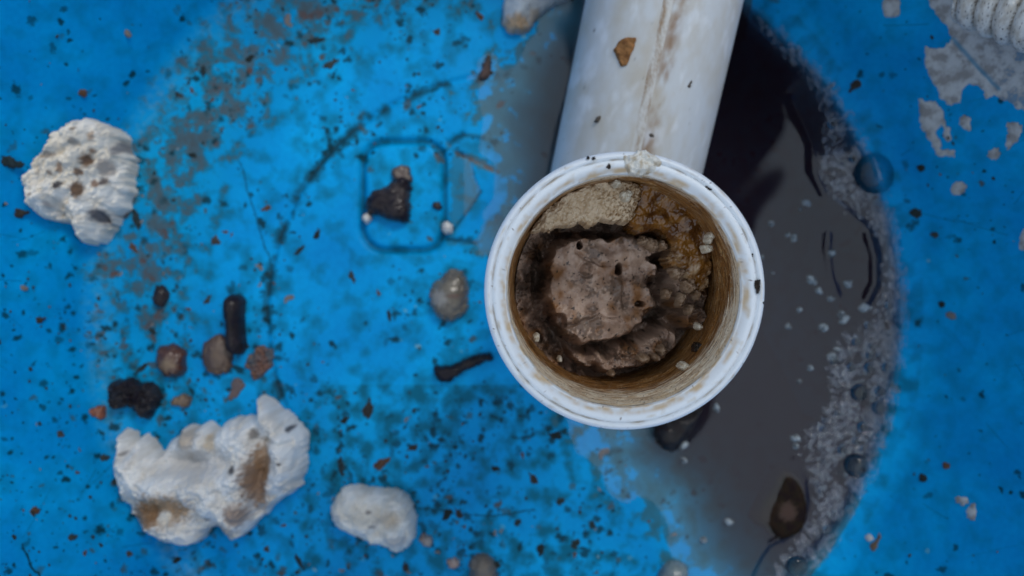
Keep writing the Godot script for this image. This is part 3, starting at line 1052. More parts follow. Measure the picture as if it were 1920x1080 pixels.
# ------------------------------------------------------------------ lumps on the tub floor
# pts, height in mm, roundness in px, noise (mm), material, colours, blobs of stain [x, y, rx, ry, colour, strength], extra height
func drop(called: String, label: String, category: String, pts: PackedVector2Array, hmm: float, w: float, amp: float, m: String, c1: Color, c2: Color, stains := [], extra = null, step := 1.5, rough_px := 4.0, group := "", lift := 0.0) -> void:
	var c := Vector2.ZERO
	for p in pts:
		c += p / pts.size()
	if called != "grease_chunk" and pts.size() < 19:
		pts = rounded(pts, 2)
	var o := surf(c.x, c.y) + Vector3(0, lift, 0)
	var k := (EYE - o.y - hmm * 0.0003) / F
	o = on_plane(c.x, c.y, o.y)
	var seed := c.x * 0.37
	var hf := func(p: Vector2, sd: float) -> float:
		var f := 0.75 * n3.get_noise_3d(p.x * 0.019, p.y * 0.019, seed) + 0.35 * n1.get_noise_3d(p.x * 0.017, p.y * 0.017, seed)
		var g := n2.get_noise_3d(p.x * 0.075, p.y * 0.075, seed)
		var e: float = extra.call(p, sd) if extra != null else 0.0
		var d := dome(sd, w)
		return (hmm * d + (amp * (f * 1.5 + g * 0.3 + (0.3 * (0.22 - absf(n2.get_noise_3d(p.x * 0.032, p.y * 0.032, seed + 40.0))) + 0.4 * n1.get_noise_3d(p.x * 0.10, p.y * 0.11, seed + 70.0) if called == "grease_chunk" else 0.0)) + e) * (0.25 + 0.75 * d)) * 0.001
	var cf := func(p: Vector2, _sd: float, _h: float) -> Color:
		var f := n2.get_noise_3d(p.x * 0.025, p.y * 0.025, seed + 5.0)
		var g := n1.get_noise_3d(p.x * 0.11, p.y * 0.11, seed + 9.0)
		var col := mixc(c1, c2, 0.4 + f * 1.5 + g * 0.7)
		for s in stains:
			var d := Vector2((p.x - s[0]) / (s[2] * 1.15), (p.y - s[1]) / (s[3] * 1.15)).length() + g * 0.45 + f * 0.15
			col = mixc(col, s[4], (1.0 - smoothstep(0.45, 1.05, d)) * s[5])
		return col
	var sk := 0.0015 + hmm * 0.00025
	var follow = null
	if Vector2(o.x, o.z).distance_to(TC) > 0.14:
		sk += 0.003
		follow = func(p: Vector2) -> Vector3:
			var y := lerpf(o.y, surf(p.x, p.y).y, 0.85)
			return on_plane(p.x, p.y, y + hmm * 0.0003) - o - Vector3(0, hmm * 0.0003, 0)
	tag(put(called, lump(pts, c, k, step, sk, rough_px, hf, cf, follow), mats[m], null, o), label, category, group)


func build_lumps() -> void:
	var w1 := Color(0.80, 0.77, 0.71)
	var w2 := Color(0.66, 0.60, 0.51)
	var tan := Color(0.33, 0.20, 0.10)
	var blk := Color(0.05, 0.04, 0.04)
	var chunk1 := poly([152, 220, 180, 226, 205, 234, 222, 250, 230, 275, 242, 295, 236, 330, 240, 360, 232, 385, 214, 398, 206, 420, 196, 440, 180, 456, 158, 454, 146, 440, 138, 424, 120, 410, 96, 416, 72, 404, 56, 390, 50, 370, 42, 350, 48, 320, 66, 300, 80, 282, 92, 268, 112, 246, 132, 230])
	var s1 := [[150, 300, 90, 60, Color(0.66, 0.59, 0.47), 0.5], [188, 308, 12, 16, Color(0.13, 0.065, 0.03), 0.95], [172, 362, 12, 18, Color(0.16, 0.08, 0.035), 0.95], [136, 354, 9, 9, blk, 0.95], [138, 322, 8, 12, Color(0.22, 0.12, 0.06), 0.8], [115, 298, 16, 7, Color(0.24, 0.19, 0.15), 0.8], [165, 275, 8, 8, Color(0.25, 0.2, 0.16), 0.7], [214, 320, 12, 20, Color(0.22, 0.18, 0.16), 0.7], [226, 280, 8, 18, Color(0.16, 0.15, 0.16), 0.8], [198, 408, 14, 16, Color(0.06, 0.05, 0.06), 0.9], [112, 388, 7, 7, Color(0.35, 0.31, 0.29), 0.8], [190, 262, 7, 10, Color(0.3, 0.18, 0.1), 0.7], [92, 326, 6, 10, Color(0.4, 0.34, 0.27), 0.7], [176, 330, 9, 8, Color(0.15, 0.08, 0.04), 0.9], [200, 350, 9, 7, Color(0.2, 0.1, 0.05), 0.85], [214, 345, 8, 9, Color(0.1, 0.07, 0.06), 0.9], [196, 290, 7, 6, Color(0.16, 0.09, 0.05), 0.85], [120, 330, 6, 5, Color(0.2, 0.14, 0.1), 0.8], [100, 300, 6, 5, Color(0.22, 0.15, 0.1), 0.8], [160, 250, 5, 5, Color(0.3, 0.22, 0.15), 0.8], [84, 370, 7, 5, Color(0.2, 0.17, 0.16), 0.8], [130, 402, 8, 5, Color(0.2, 0.17, 0.16), 0.8], [150, 385, 5, 5, Color(0.3, 0.2, 0.12), 0.8]]
	var e1 := func(p: Vector2, _sd: float) -> float:
		return -3.0 * seg_near(p, Vector2(118, 398), Vector2(150, 372), 9.0) - 1.6 * seg_near(p, Vector2(110, 300), Vector2(170, 280), 7.0) + 0.5 * n2.get_noise_2d(p.x * 0.10, p.y * 0.10) - 2.2 * exp(-pow(p.distance_to(Vector2(188, 308)) / 12.0, 2.0))
	drop("grease_chunk", "white grease chunk spotted with brown, lying at the foot of the wall upper left", "grease chunk", chunk1, 13.0, 62.0, 2.6, "grease", w1, w2, s1, e1, 1.5, 6.0)
	var chunk2 := poly([240, 802, 256, 806, 264, 826, 276, 812, 296, 820, 306, 842, 316, 838, 330, 820, 348, 808, 362, 790, 380, 796, 396, 788, 418, 800, 424, 796, 432, 782, 462, 780, 474, 776, 498, 768, 492, 742, 500, 737, 524, 752, 552, 772, 572, 792, 583, 816, 582, 870, 572, 908, 540, 926, 508, 962, 478, 988, 446, 1009, 438, 994, 420, 980, 398, 990, 390, 1010, 360, 1015, 318, 1005, 288, 985, 260, 955, 238, 915, 228, 870, 234, 835])
	var s2 := [[335, 935, 62, 34, Color(0.34, 0.20, 0.09), 0.9], [305, 950, 40, 24, Color(0.24, 0.13, 0.06), 0.85], [232, 905, 16, 34, Color(0.26, 0.15, 0.08), 0.9], [502, 890, 26, 62, Color(0.23, 0.125, 0.065), 0.9], [515, 850, 18, 36, Color(0.32, 0.19, 0.10), 0.8], [470, 945, 22, 26, Color(0.28, 0.17, 0.11), 0.8], [372, 812, 22, 20, Color(0.42, 0.32, 0.22), 0.7], [418, 818, 12, 16, Color(0.5, 0.36, 0.2), 0.7], [390, 855, 70, 30, Color(0.56, 0.54, 0.52), 0.75], [466, 862, 9, 8, blk, 0.9], [560, 794, 6, 5, blk, 0.9], [555, 848, 4, 4, blk, 0.85], [243, 852, 5, 5, blk, 0.9], [258, 838, 6, 4, Color(0.15, 0.12, 0.1), 0.7], [412, 958, 8, 6, Color(0.14, 0.11, 0.1), 0.8], [340, 952, 14, 14, Color(0.7, 0.64, 0.55), 1.0], [500, 800, 9, 12, Color(0.12, 0.1, 0.09), 0.8], [440, 980, 30, 16, Color(0.3, 0.24, 0.2), 0.7]]
	var e2 := func(p: Vector2, _sd: float) -> float:
		var hollow := exp(-pow((p.x - 380.0) / 66.0, 2.0) - pow((p.y - 852.0) / 27.0, 2.0))
		var valley := seg_near(p, Vector2(498, 945), Vector2(520, 800), 20.0)
		var shelf := seg_near(p, Vector2(270, 930), Vector2(395, 950), 24.0)
		var lip := seg_near(p, Vector2(330, 900), Vector2(470, 880), 22.0)
		var edge := seg_near(p, Vector2(520, 812), Vector2(565, 818), 5.0)
		return -11.0 * hollow - 8.0 * valley - 4.5 * shelf + 3.2 * lip - 2.5 * edge + 4.5 * seg_near(p, Vector2(520, 765), Vector2(566, 860), 20.0) + 0.6 * n2.get_noise_2d(p.x * 0.08, p.y * 0.08)
	drop("grease_chunk", "large curved shell of white grease, hollow and stained tan, lower left", "grease chunk", chunk2, 17.0, 46.0, 2.6, "grease", Color(0.82, 0.80, 0.76), Color(0.68, 0.63, 0.56), s2, e2, 1.4, 3.5)
	var chunk3 := poly([648, 908, 672, 905, 700, 910, 722, 915, 742, 912, 766, 928, 780, 944, 784, 968, 780, 1000, 770, 1020, 748, 1032, 728, 1026, 704, 1016, 676, 1004, 648, 994, 628, 978, 620, 955, 626, 930])
	var s3 := [[690, 950, 46, 24, Color(0.62, 0.55, 0.44), 0.6], [735, 960, 26, 20, Color(0.55, 0.45, 0.34), 0.7], [700, 946, 6, 4, Color(0.16, 0.13, 0.12), 0.8], [706, 974, 8, 5, Color(0.25, 0.21, 0.19), 0.7], [750, 1000, 22, 12, Color(0.36, 0.34, 0.33), 0.6], [640, 960, 8, 12, Color(0.4, 0.4, 0.42), 0.5]]
	var e3 := func(p: Vector2, _sd: float) -> float:
		return -2.4 * seg_near(p, Vector2(690, 1000), Vector2(742, 962), 12.0) + 0.4 * n2.get_noise_2d(p.x * 0.1, p.y * 0.1)
	drop("grease_chunk", "small oval lump of white grease at the bottom, right of the curved shell", "grease chunk", chunk3, 10.0, 42.0, 1.6, "grease", w1, w2, s3, e3, 1.4, 4.0)
	drop("grease_chunk", "pale wet lump of grease at the top edge beside the elbow leg", "grease chunk", poly([946, -40, 944, 10, 940, 45, 952, 62, 972, 68, 990, 60, 1008, 38, 1030, 18, 1062, 2, 1080, -40]), 7.0, 34.0, 1.2, "grease", Color(0.42, 0.47, 0.50), Color(0.34, 0.36, 0.37), [[968, 52, 28, 16, Color(0.42, 0.26, 0.12), 0.8], [1004, 36, 14, 12, Color(0.44, 0.34, 0.24), 0.7]], null, 2.0, 3.0)
	# dark and brown bits
	var dk := Color(0.018, 0.015, 0.017)
	var dk2 := Color(0.045, 0.036, 0.036)
	drop("dark_lump", "shiny black heart-shaped lump inside the moulded rounded square", "grime lump", poly([688, 372, 700, 358, 720, 352, 734, 338, 752, 330, 768, 334, 774, 356, 772, 392, 766, 416, 750, 420, 728, 412, 702, 408, 686, 394]), 6.0, 24.0, 1.2, "wet_dark", dk, dk2)
	drop("brown_scrap", "dark brown scrap sticking out above the black heart-shaped lump", "scrap", poly([735, 330, 738, 316, 752, 311, 768, 316, 774, 330, 772, 345, 740, 345]), 3.0, 10.0, 0.5, "sludge", Color(0.10, 0.07, 0.055), Color(0.06, 0.045, 0.04))
	drop("grease_bead", "white bead against the lower left of the black heart-shaped lump", "grease bead", oval(690, 409, 9, 10, 0, 0.15, 2), 3.5, 9.0, 0.3, "grease", Color(0.62, 0.6, 0.56), Color(0.45, 0.42, 0.4), [], null, 1.2, 1.5)
	drop("grease_bead", "round white bead at the lower right corner of the moulded square", "grease bead", oval(840, 427, 11, 12, 0, 0.12, 5), 4.0, 11.0, 0.3, "grease", Color(0.66, 0.65, 0.62), Color(0.5, 0.47, 0.44), [], null, 1.2, 1.5)
	drop("dark_bead", "black dot on the right line of the moulded square", "grime bead", oval(820, 387, 10, 7, 0.1, 0.2, 8), 1.6, 7.0, 0.3, "wet_dark", dk, dk2, [], null, 1.2, 1.5)
	drop("pebble", "olive grey pebble left of the elbow's mouth", "pebble", poly([842, 506, 862, 505, 876, 518, 882, 542, 880, 570, 868, 595, 845, 606, 822, 602, 808, 582, 803, 560, 812, 530]), 6.5, 34.0, 0.8, "wet_sludge", Color(0.155, 0.13, 0.09), Color(0.11, 0.09, 0.065), [[825, 560, 18, 16, Color(0.30, 0.28, 0.25), 0.7], [852, 555, 16, 5, Color(0.13, 0.06, 0.035), 0.7], [806, 565, 7, 22, Color(0.22, 0.10, 0.05), 0.6]])
	drop("dark_lump", "black club-shaped piece lying left of the rim's lower edge", "grime lump", poly([815, 688, 832, 682, 856, 682, 880, 668, 904, 659, 922, 662, 924, 676, 900, 686, 878, 692, 858, 708, 844, 722, 824, 720, 814, 704]), 4.5, 16.0, 0.7, "wet_dark", dk, Color(0.03, 0.024, 0.022))
	drop("pebble", "brown round pebble tucked under the black bone-shaped piece", "pebble", oval(410, 664, 32, 38, 0.0, 0.08, 3), 4.0, 32.0, 0.4, "wet_sludge", Color(0.11, 0.06, 0.03), Color(0.075, 0.042, 0.025))
	drop("dark_lump", "shiny black bone-shaped piece standing upright in the picture, left floor", "grime lump", poly([424, 556, 440, 549, 458, 554, 464, 572, 460, 596, 461, 620, 466, 645, 460, 664, 446, 670, 430, 660, 426, 636, 428, 606, 421, 582]), 8.0, 20.0, 0.9, "wet_dark", dk, Color(0.028, 0.022, 0.024), [], null, 1.4, 2.0)
	drop("pebble", "round reddish brown pebble with a paler middle", "pebble", oval(323, 676, 30, 32, 0.0, 0.08, 12), 5.5, 28.0, 0.5, "wet_sludge", Color(0.09, 0.032, 0.012), Color(0.06, 0.024, 0.012), [[324, 682, 16, 14, Color(0.22, 0.14, 0.07), 0.7]])
	var eg := func(p: Vector2, _sd: float) -> float:
		return 2.0 * n2.get_noise_2d(p.x * 0.1, p.y * 0.1)
	drop("dark_lump", "lumpy black clump of grime above the curved white shell", "grime lump", poly([205, 722, 218, 708, 232, 712, 246, 708, 262, 720, 280, 716, 298, 730, 303, 748, 292, 768, 280, 786, 266, 784, 256, 770, 236, 766, 214, 768, 202, 748]), 6.5, 16.0, 2.0, "wet_dark", dk, Color(0.035, 0.035, 0.04), [], eg, 1.4, 4.0)
	drop("dark_bead", "small black bead left of the bone-shaped piece", "grime bead", oval(302, 557, 16, 20, 0.2, 0.15, 6), 3.5, 15.0, 0.5, "wet_dark", dk, dk2)
	drop("seed", "tan seed-like piece between the black clump and white shell", "seed", oval(341, 752, 22, 11, -0.2, 0.1, 9), 3.0, 11.0, 0.3, "sludge", Color(0.20, 0.13, 0.075), Color(0.14, 0.09, 0.06))
	drop("brown_scrap", "reddish brown crumb left of the black clump", "scrap", oval(186, 773, 14, 11, 0.3, 0.25, 14), 2.2, 9.0, 0.5, "sludge", Color(0.24, 0.085, 0.045), Color(0.12, 0.05, 0.035))
	drop("brown_scrap", "flaky reddish grey scrap right of the bone-shaped piece's foot", "scrap", oval(488, 678, 24, 26, 0.3, 0.3, 17), 1.6, 10.0, 0.8, "dirt", Color(0.20, 0.11, 0.085), Color(0.11, 0.12, 0.13), [], eg)
	drop("brown_scrap", "thin brown scrap below the brown pebble", "scrap", oval(442, 728, 12, 22, 0.2, 0.25, 21), 1.0, 8.0, 0.4, "dirt", Color(0.17, 0.12, 0.11), Color(0.12, 0.11, 0.11))
	drop("brown_scrap", "dark curled scrap at the groove's upper end by the liquid", "scrap", poly([908, 118, 916, 98, 924, 104, 922, 130, 914, 152, 900, 154, 898, 140]), 2.4, 8.0, 0.7, "dirt", Color(0.07, 0.055, 0.05), Color(0.12, 0.08, 0.07))
	drop("pebble", "dull brown lump cut by the bottom edge of the picture", "pebble", poly([880, 1100, 878, 1062, 884, 1044, 902, 1036, 924, 1042, 934, 1062, 936, 1100]), 5.0, 24.0, 0.7, "sludge", Color(0.15, 0.12, 0.09), Color(0.10, 0.11, 0.11))
	drop("grease_bead", "pale crumb on the floor left of the dull bottom lump", "grease bead", oval(851, 1056, 12, 10, 0.1, 0.25, 31), 2.5, 9.0, 0.5, "grease", Color(0.45, 0.39, 0.34), Color(0.3, 0.2, 0.17), [], null, 1.3, 2.0)
	drop("grease_bead", "small pale crumb right beside the oval white lump", "grease bead", oval(799, 1010, 13, 12, 0.1, 0.25, 33), 2.5, 9.0, 0.5, "grease", Color(0.33, 0.30, 0.28), Color(0.2, 0.14, 0.12), [], null, 1.3, 2.0)
	drop("wet_lump", "round grey lump in the liquid at the bottom edge", "grease lump", oval(1262, 1076, 28, 27, 0.1, 0.08, 35), 6.0, 26.0, 0.5, "wet_sludge", Color(0.17, 0.22, 0.22), Color(0.12, 0.15, 0.16), [], null, 1.5, 2.0)
	drop("dark_lump", "dark oval blob in the liquid just under the rim's lower right", "grime lump", poly([1226, 802, 1240, 780, 1262, 770, 1290, 770, 1306, 760, 1318, 762, 1300, 800, 1284, 830, 1262, 846, 1236, 842, 1222, 826]), 7.0, 22.0, 1.0, "wet_dark", Color(0.016, 0.014, 0.014), Color(0.03, 0.028, 0.028), [], null, 1.6, 3.0, "", -0.0)
	var eb := func(p: Vector2, _sd: float) -> float:
		return -4.6 * smoothstep(1505.0, 1385.0, p.x + 0.35 * (p.y - 950.0))
	drop("reflection_blob", "dark drop-shaped reflection in the liquid, built as a brown blob with a paler middle", "grime lump", poly([1395, 962, 1412, 936, 1432, 902, 1452, 876, 1468, 870, 1484, 882, 1500, 904, 1509, 936, 1508, 968, 1498, 992, 1478, 1004, 1456, 1012, 1440, 1004, 1426, 988, 1404, 980]), 7.4, 20.0, 0.25, "matte_dark", Color(0.014, 0.010, 0.008), Color(0.022, 0.015, 0.010), [[1466, 950, 17, 20, Color(0.075, 0.05, 0.04), 0.8]], eb, 1.7, 2.0)  # solid dark blob standing in for a dark reflection on the liquid
	# crumbs of white grease floating on the liquid
	var floaters := [[1514, 380, 11, 8], [1502, 392, 6, 5], [1490, 446, 8, 6], [1478, 440, 5, 5], [1562, 474, 8, 7], [1592, 532, 9, 8], [1522, 525, 13, 10], [1536, 545, 8, 7], [1583, 600, 11, 12], [1578, 588, 6, 6], [1621, 578, 11, 11], [1545, 613, 10, 8], [1480, 613, 7, 7], [1500, 580, 5, 5], [1560, 668, 8, 10], [1570, 655, 6, 6], [1282, 836, 13, 7], [1284, 865, 7, 6], [1366, 980, 8, 6], [1320, 1014, 6, 5], [1492, 822, 7, 9], [1345, 766, 8, 6], [1494, 838, 6, 6], [1560, 160, 11, 6], [1520, 690, 5, 5], [1500, 716, 5, 5], [1430, 480, 5, 5], [1450, 512, 4, 4], [1560, 560, 5, 6], [1447, 420, 4, 5]]
	for i in floaters.size():
		var q = floaters[i]
		var o := on_plane(q[0], q[1], 0.0002)
		var hk := func(p: Vector2, sd: float) -> float:
			return 0.0008 * dome(sd, q[2] * 0.7) + 0.0004 * n1.get_noise_2d(p.x * 0.13, p.y * 0.13)
		var tone := i * 2.3
		var ck := func(p: Vector2, _sd: float, _h: float) -> Color:
			return mixc(Color(0.30, 0.35, 0.38), Color(0.10, 0.12, 0.13), 0.35 + n2.get_noise_3d(p.x * 0.1, p.y * 0.1, tone) * 2.0 + 0.35 * sin(tone))
		var fo := put("floating_crumb", lump(oval(q[0], q[1], q[2] * 0.8, q[3] * 0.8, tone, 0.3, tone), Vector2(q[0], q[1]), EYE / F, 1.2, 0.001, 2.0, hk, ck), mats.grease, null, o)
		tag(fo, "pale crumb of grease floating on the dark liquid", "grease crumb", "crumbs floating on the liquid")


# ------------------------------------------------------------------ dried film on the wall
func build_wall_films() -> void:
	var list := [
		[poly([1735, -20, 1798, -20, 1806, 10, 1822, 34, 1858, 52, 1890, 60, 1945, 72, 1945, 210, 1916, 206, 1890, 192, 1866, 178, 1850, 186, 1836, 160, 1818, 158, 1806, 168, 1798, 192, 1780, 194, 1762, 182, 1748, 150, 1734, 112, 1736, 88, 1760, 92, 1782, 82, 1786, 70, 1764, 38, 1748, 14]), "large grey sheet of dried grease on the wall under the ribbed cap"],
		[poly([1722, 184, 1738, 192, 1752, 188, 1766, 200, 1772, 222, 1784, 262, 1776, 266, 1764, 236, 1756, 250, 1766, 276, 1792, 282, 1790, 294, 1764, 294, 1750, 284, 1738, 256, 1724, 222]), "hook-shaped grey patch of dried grease below the large sheet"],
		[oval(1672, 12, 19, 20, 0, 0.15, 41), "round grey spot of dried grease at the top of the right wall"],
		[oval(1798, 354, 15, 12, 0.2, 0.2, 43), "small grey spot of dried grease below the hook-shaped patch"],
		[oval(1922, 450, 12, 24, 0.1, 0.15, 45), "grey patch of dried grease cut by the right edge"],
		[oval(1812, 230, 8, 18, -0.2, 0.3, 47), "thin upright smear right of the hook-shaped patch"],
		[oval(1862, 290, 12, 8, 0.2, 0.4, 49), "pale splash of dried grease right of the hook-shaped patch"],
		[oval(1900, 255, 12, 28, 0.3, 0.4, 51), "ragged pale smear near the right edge below the large sheet"],
		[oval(1822, 962, 7, 17, 0.3, 0.35, 53), "pale upright smear on the lower right wall"],
		[oval(1802, 938, 9, 7, 0.3, 0.4, 55), "tiny pale smear on the lower right wall above another"],
		[oval(1632, 1008, 8, 7, 0.3, 0.3, 57), "white crumb at the foot of the lower right wall"],
		[oval(1642, 1020, 7, 16, 0.3, 0.4, 59), "brownish smear beside the white crumb, lower right wall"],
	]
	for i in list.size():
		var pts: PackedVector2Array = list[i][0]
		var c := Vector2.ZERO
		for p in pts:
			c += p / pts.size()
		var o := surf(c.x, c.y)
		var hf := func(p: Vector2, sd: float) -> float:
			return 0.00012 + 0.0007 * dome(sd, 5.0) + 0.00035 * n1.get_noise_2d(p.x * 0.03, p.y * 0.03) - (0.0006 * seg_near(p, Vector2(1786, 84), Vector2(1862, 160), 4.0) if i == 0 else 0.0)
		var cf := func(p: Vector2, _sd: float, _h: float) -> Color:
			var f := n2.get_noise_2d(p.x * 0.03, p.y * 0.03)
			var g := n1.get_noise_2d(p.x * 0.12, p.y * 0.12)
			var col := mixc(Color(0.46, 0.48, 0.49), Color(0.27, 0.265, 0.26), 0.4 + f * 1.6 + g * 0.6)
			if i == 11:
				col = mixc(Color(0.22, 0.13, 0.07), Color(0.1, 0.1, 0.1), g + 0.4)
			if i == 0:
				col = mixc(col, Color(0.05, 0.22, 0.35), seg_near(p, Vector2(1784, 74), Vector2(1870, 168), 3.5) * 0.8)
				col = mixc(col, Color(0.06, 0.24, 0.42), smoothstep(0.1, 0.4, f + g * 0.5) * 0.6 * smoothstep(1850, 1910, p.x))
			return col
		var follow := func(p: Vector2) -> Vector3:
			return surf(p.x, p.y) - o
		tag(put("dried_grease", lump(pts, c, 1.0, 1.8, 0.0006, 4.5, hf, cf, follow), mats.film, null, o), list[i][1], "grease film")


func build_thread_cap() -> void:
	var R := 0.0125
	var a := surf(1812, -18) + Vector3(0, R * 0.9, 0)
	var b := surf(1990, 52) + Vector3(0, R * 0.9, 0)
	a = on_plane(1822, -42, a.y)
	b = on_plane(2000, 24, b.y)
	var d := (b - a).normalized()
	var t := base("ribbed_cap", a - Vector3(0, R, 0))
	tag(t, "dirty off-white ribbed plastic cap on the wall, top right corner", "pipe cap")
	var x := d.cross(Vector3.UP).normalized()
	var y := x.cross(d)
	var v := PackedVector3Array()
	var col := PackedColorArray()
	var rows := 220
	var cols := 160
	var pitch := 0.0054
	for j in rows:
		var s := 0.034 * j / (rows - 1.0)
		for i in cols:
			var an := TAU * i / cols
			var ph := fposmod(s / pitch + an / TAU + 0.35, 1.0)
			var rib := pow(absf(sin(ph * PI)), 0.6)
			var r := R - 0.0016 + 0.0022 * rib
			var cap := clampf(s / 0.0035, 0.0, 1.0)
			r *= sqrt(1.0 - (1.0 - cap) * (1.0 - cap))
			v.append(a + d * s + (x * cos(an) + y * sin(an)) * r - t.position)
			var f := n2.get_noise_3d(cos(an) * 3.0, sin(an) * 3.0, s * 400.0)
			var g := n1.get_noise_3d(cos(an) * 14.0, sin(an) * 14.0, s * 1500.0)
			var c := mixc(Color(0.72, 0.70, 0.65), Color(0.48, 0.43, 0.36), 0.3 + f * 1.4)
			c = mixc(c, Color(0.27, 0.22, 0.17), smoothstep(0.55, 0.2, rib) * clampf(0.5 + g * 1.5, 0, 1))
			c = mixc(c, Color(0.06, 0.05, 0.045), smoothstep(0.36, 0.44, g))
			col.append(c)
	put("ribbed_shell", mesh_of(v, grid_idx(rows, cols, true, true), col), mats.bore_plastic, t)
	for q in [[1834, 29, "black bead under the ribbed cap's first rib"], [1878, 48, "black bead under the ribbed cap's second rib"], [1904, 54, "black bead under the ribbed cap near the right edge"]]:
		drop("dark_bead", q[2], "grime bead", oval(q[0], q[1], 5, 5, 0.1, 0.15, q[0]), 1.6, 5.0, 0.2, "wet_dark", Color(0.03, 0.028, 0.03), Color(0.06, 0.05, 0.05), [], null, 1.0, 0.5)


# ------------------------------------------------------------------ foam
func build_foam() -> void:
	var band := poly([1425, 40, 1470, 60, 1510, 95, 1560, 150, 1610, 230, 1660, 330, 1692, 430, 1708, 540, 1708, 640, 1694, 740, 1666, 840, 1624, 930, 1570, 1020, 1530, 1100, 1440, 1100, 1470, 1040, 1500, 1000, 1530, 950, 1520, 900, 1506, 850, 1510, 810, 1548, 776, 1556, 730, 1548, 690, 1566, 650, 1606, 612, 1640, 590, 1656, 540, 1658, 480, 1640, 430, 1606, 400, 1564, 370, 1540, 330, 1540, 280, 1548, 230, 1538, 190, 1510, 140, 1470, 105])
	var big := [[1640, 325, 38, "largest bubble, half against the blue wall on the right"], [1605, 873, 22, "ring-like clear bubble in the foam, lower right"], [1611, 736, 16, "clear bubble in the middle of the foam band"], [1648, 764, 13, "clear bubble near the wall, lower of a close pair"], [1650, 734, 10, "small bubble near the wall, upper of a close pair"], [1618, 801, 10, "small bubble above the ring-like one"], [1580, 843, 9, "tiny bubble left of the ring-like one"], [1606, 640, 8, "tiny bubble high in the foam near the white bead"], [1630, 690, 9, "tiny bubble on the right, above the middle clear bubble"], [1662, 688, 8, "tiny bubble close to the wall edge of the foam"], [1494, 1062, 20, "clear bubble at the bottom edge in the foam"], [1596, 690, 8, "tiny bubble left of two others above the middle clear bubble"]]
	for i in 400:
		if big.size() >= 44:
			break
		var p := Vector2(rng.randf_range(1440, 1700), rng.randf_range(120, 1080))
		var rr := 4.0 + 6.0 * pow(rng.randf(), 2.0)
		var free := poly_sd(band, p) > rr
		for q in big:
			if p.distance_to(Vector2(q[0], q[1])) < rr + q[2] + 3.0:
				free = false
		if free:
			big.append([p.x, p.y, rr, "tiny dark bubble among the fine grey foam"])
	var base_mesh := SphereMesh.new()
	base_mesh.radius = 1.0
	base_mesh.height = 1.0
	base_mesh.is_hemisphere = true
	base_mesh.radial_segments = 12
	base_mesh.rings = 5
	var xf: Array[Transform3D] = []
	var tries := 0
	while xf.size() < 15000 and tries < 400000:
		tries += 1
		var p := Vector2(rng.randf_range(1380, 1720), rng.randf_range(-20, 1100))
		var sd := poly_sd(band, p)
		var f := n2.get_noise_2d(p.x * 0.02, p.y * 0.02)
		var g := n1.get_noise_2d(p.x * 0.06, p.y * 0.06)
		var want := smoothstep(-8.0, 14.0, sd + g * 16.0) * clampf(0.6 + f * 1.3 + g * 0.9, 0.02, 1.0)
		if rng.randf() > want:
			continue
		var clear := true
		for q in big:
			if p.distance_to(Vector2(q[0], q[1])) < q[2] + 1.0:
				clear = false
		if not clear:
			continue
		var o := on_plane(p.x, p.y, 0.0002)
		o.y = maxf(o.y, tub_y(o.x, o.z) + 0.0001) if o.y > -0.1 else o.y
		if o.y > 0.0012:
			continue
		var r := 0.00013 + 0.0006 * pow(rng.randf(), 5.0)
		xf.append(Transform3D(Basis.from_scale(Vector3(r, r * rng.randf_range(0.6, 1.0), r)), o))
	var mmesh := MultiMesh.new()
	mmesh.transform_format = MultiMesh.TRANSFORM_3D
	mmesh.mesh = base_mesh
	mmesh.instance_count = xf.size()
	for i in xf.size():
		mmesh.set_instance_transform(i, xf[i])
	var mi := MultiMeshInstance3D.new()
	mi.name = "foam"
	mi.multimesh = mmesh
	mi.material_override = mats.bubble
	add_child(mi)
	tag(mi, "fine grey foam along the edge of the liquid", "foam", "", "stuff")
	var sm := SphereMesh.new()
	sm.radius = 1.0
	sm.height = 2.0
	sm.radial_segments = 40
	sm.rings = 20
	for q in big:
		var o := on_plane(q[0], q[1], 0.0004)
		var r: float = q[2] * EYE / F
		var s := put("bubble", sm, mats.droplet, null, o)
		s.scale = Vector3(r, r * 0.62, r)
		tag(s, q[3], "bubble", "larger bubbles in the foam")


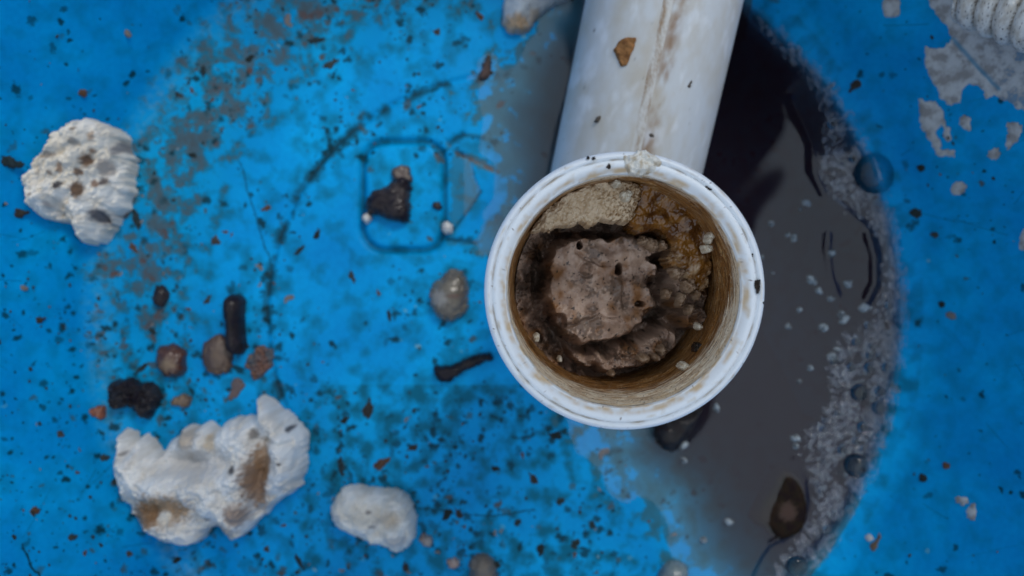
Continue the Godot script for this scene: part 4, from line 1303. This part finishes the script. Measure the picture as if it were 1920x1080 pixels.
# ------------------------------------------------------------------ flecks of dirt
func build_flecks() -> void:
	var meshes: Array[ArrayMesh] = []
	for i in 8:
		var asp := 1.0 + 0.8 * (i % 4) / 3.0
		var tone := i * 3.3
		var hk := func(p: Vector2, sd: float) -> float:
			return 0.32 * dome(sd, 6.0) + 0.25 * n1.get_noise_3d(p.x * 0.1, p.y * 0.1, tone)
		var a: Color = [Color(0.035, 0.05, 0.05), Color(0.05, 0.045, 0.04), Color(0.12, 0.07, 0.05), Color(0.03, 0.045, 0.05), Color(0.07, 0.065, 0.06), Color(0.025, 0.035, 0.035), Color(0.22, 0.20, 0.19), Color(0.05, 0.06, 0.06)][i]
		var ck := func(p: Vector2, _sd: float, _h: float) -> Color:
			return mixc(a, a * 2.0, n2.get_noise_3d(p.x * 0.15, p.y * 0.15, tone))
		meshes.append(lump(oval(0, 0, 10.0 * asp, 10.0 / sqrt(asp), 0.0, 0.3, tone), Vector2.ZERO, 0.1, 1.6, 0.45, 4.0, hk, ck))
	var spots := [[31, 398, 11], [8, 300, 14], [151, 172, 9], [235, 60, 8], [256, 415, 13], [250, 465, 9], [404, 452, 12], [418, 404, 0], [688, 770, 15], [648, 788, 9], [1040, 815, 12], [1090, 628, 0], [1130, 850, 11], [1608, 158, 12], [1722, 400, 14], [1758, 440, 8], [1732, 315, 9], [1790, 592, 10], [1770, 572, 8], [1735, 900, 10], [1778, 875, 8], [930, 1058, 10], [1078, 1020, 12], [1012, 1032, 11], [860, 965, 9], [836, 965, 12], [640, 872, 11], [715, 870, 14], [820, 840, 0], [540, 560, 9], [596, 440, 9], [618, 490, 0], [500, 390, 8], [268, 690, 9], [286, 620, 9], [390, 562, 8], [1240, 700, 0], [70, 600, 8], [40, 540, 7], [110, 815, 9], [190, 860, 9], [212, 905, 8], [60, 960, 9], [130, 1010, 8], [240, 1040, 8], [820, 540, 0], [776, 840, 9], [730, 590, 7], [660, 520, 9], [560, 470, 8], [486, 500, 7], [622, 120, 12], [590, 75, 10], [540, 40, 11], [470, 110, 9], [380, 130, 9], [340, 180, 8], [820, 60, 9], [900, 30, 8], [360, 290, 8], [960, 700, 0], [1210, 545, 0], [1000, 900, 10], [930, 880, 8], [1050, 940, 10], [1110, 985, 9], [970, 980, 9], [760, 1065, 9], [560, 1050, 9], [500, 1030, 8], [330, 1050, 8]]
	for q in spots:
		if q[2] == 0:
			continue
		var o := surf(q[0], q[1])
		var f := put("dirt_fleck", meshes[rng.randi() % 8], mats.dirt, null, o)
		var r: float = q[2] * 0.000155
		f.scale = Vector3(r, r * 0.55, r)
		f.rotation.y = rng.randf() * TAU
		var dd := Vector2(o.x, o.z) - TC
		if dd.length() > S0 + 0.004:
			f.look_at_from_position(o, o + Vector3(-dd.y, 0, dd.x), Vector3(-dd.x * 0.8, dd.length(), -dd.y * 0.8).normalized())
			f.scale = Vector3(r, r * 0.55, r)
		tag(f, "small dark fleck of dirt stuck to the blue plastic", "dirt fleck", "dirt flecks on the blue tub")
	# grit too fine to count
	for kind in 3:
		var xf: Array[Transform3D] = []
		var tries := 0
		while xf.size() < [420, 90, 80][kind] and tries < 30000:
			tries += 1
			var px := rng.randf_range(-20, 1940)
			var py := rng.randf_range(-20, 1100)
			if rng.randf() > density(px, py) * 1.5 or px > shore(py) + 60.0 and Vector2(px - 950, py - 590).length() < 770:
				continue
			var o := surf(px, py)
			var r := 0.0002 + 0.0006 * pow(rng.randf(), 2.5)
			xf.append(Transform3D(Basis(Vector3.UP, rng.randf() * TAU) * Basis.from_scale(Vector3(r, r * 0.6, r)), o))
		var mm := MultiMesh.new()
		mm.transform_format = MultiMesh.TRANSFORM_3D
		mm.mesh = meshes[[0, 2, 6][kind]]
		mm.instance_count = xf.size()
		for i in xf.size():
			mm.set_instance_transform(i, xf[i])
		var mi := MultiMeshInstance3D.new()
		mi.name = numbered(["dark_grit", "brown_grit", "pale_grit"][kind])
		mi.multimesh = mm
		mi.material_override = mats.dirt
		add_child(mi)
		tag(mi, ["fine dark grit scattered over the blue plastic", "fine reddish brown grit scattered over the blue plastic", "fine pale grit scattered over the blue plastic"][kind], "grit", "", "stuff")
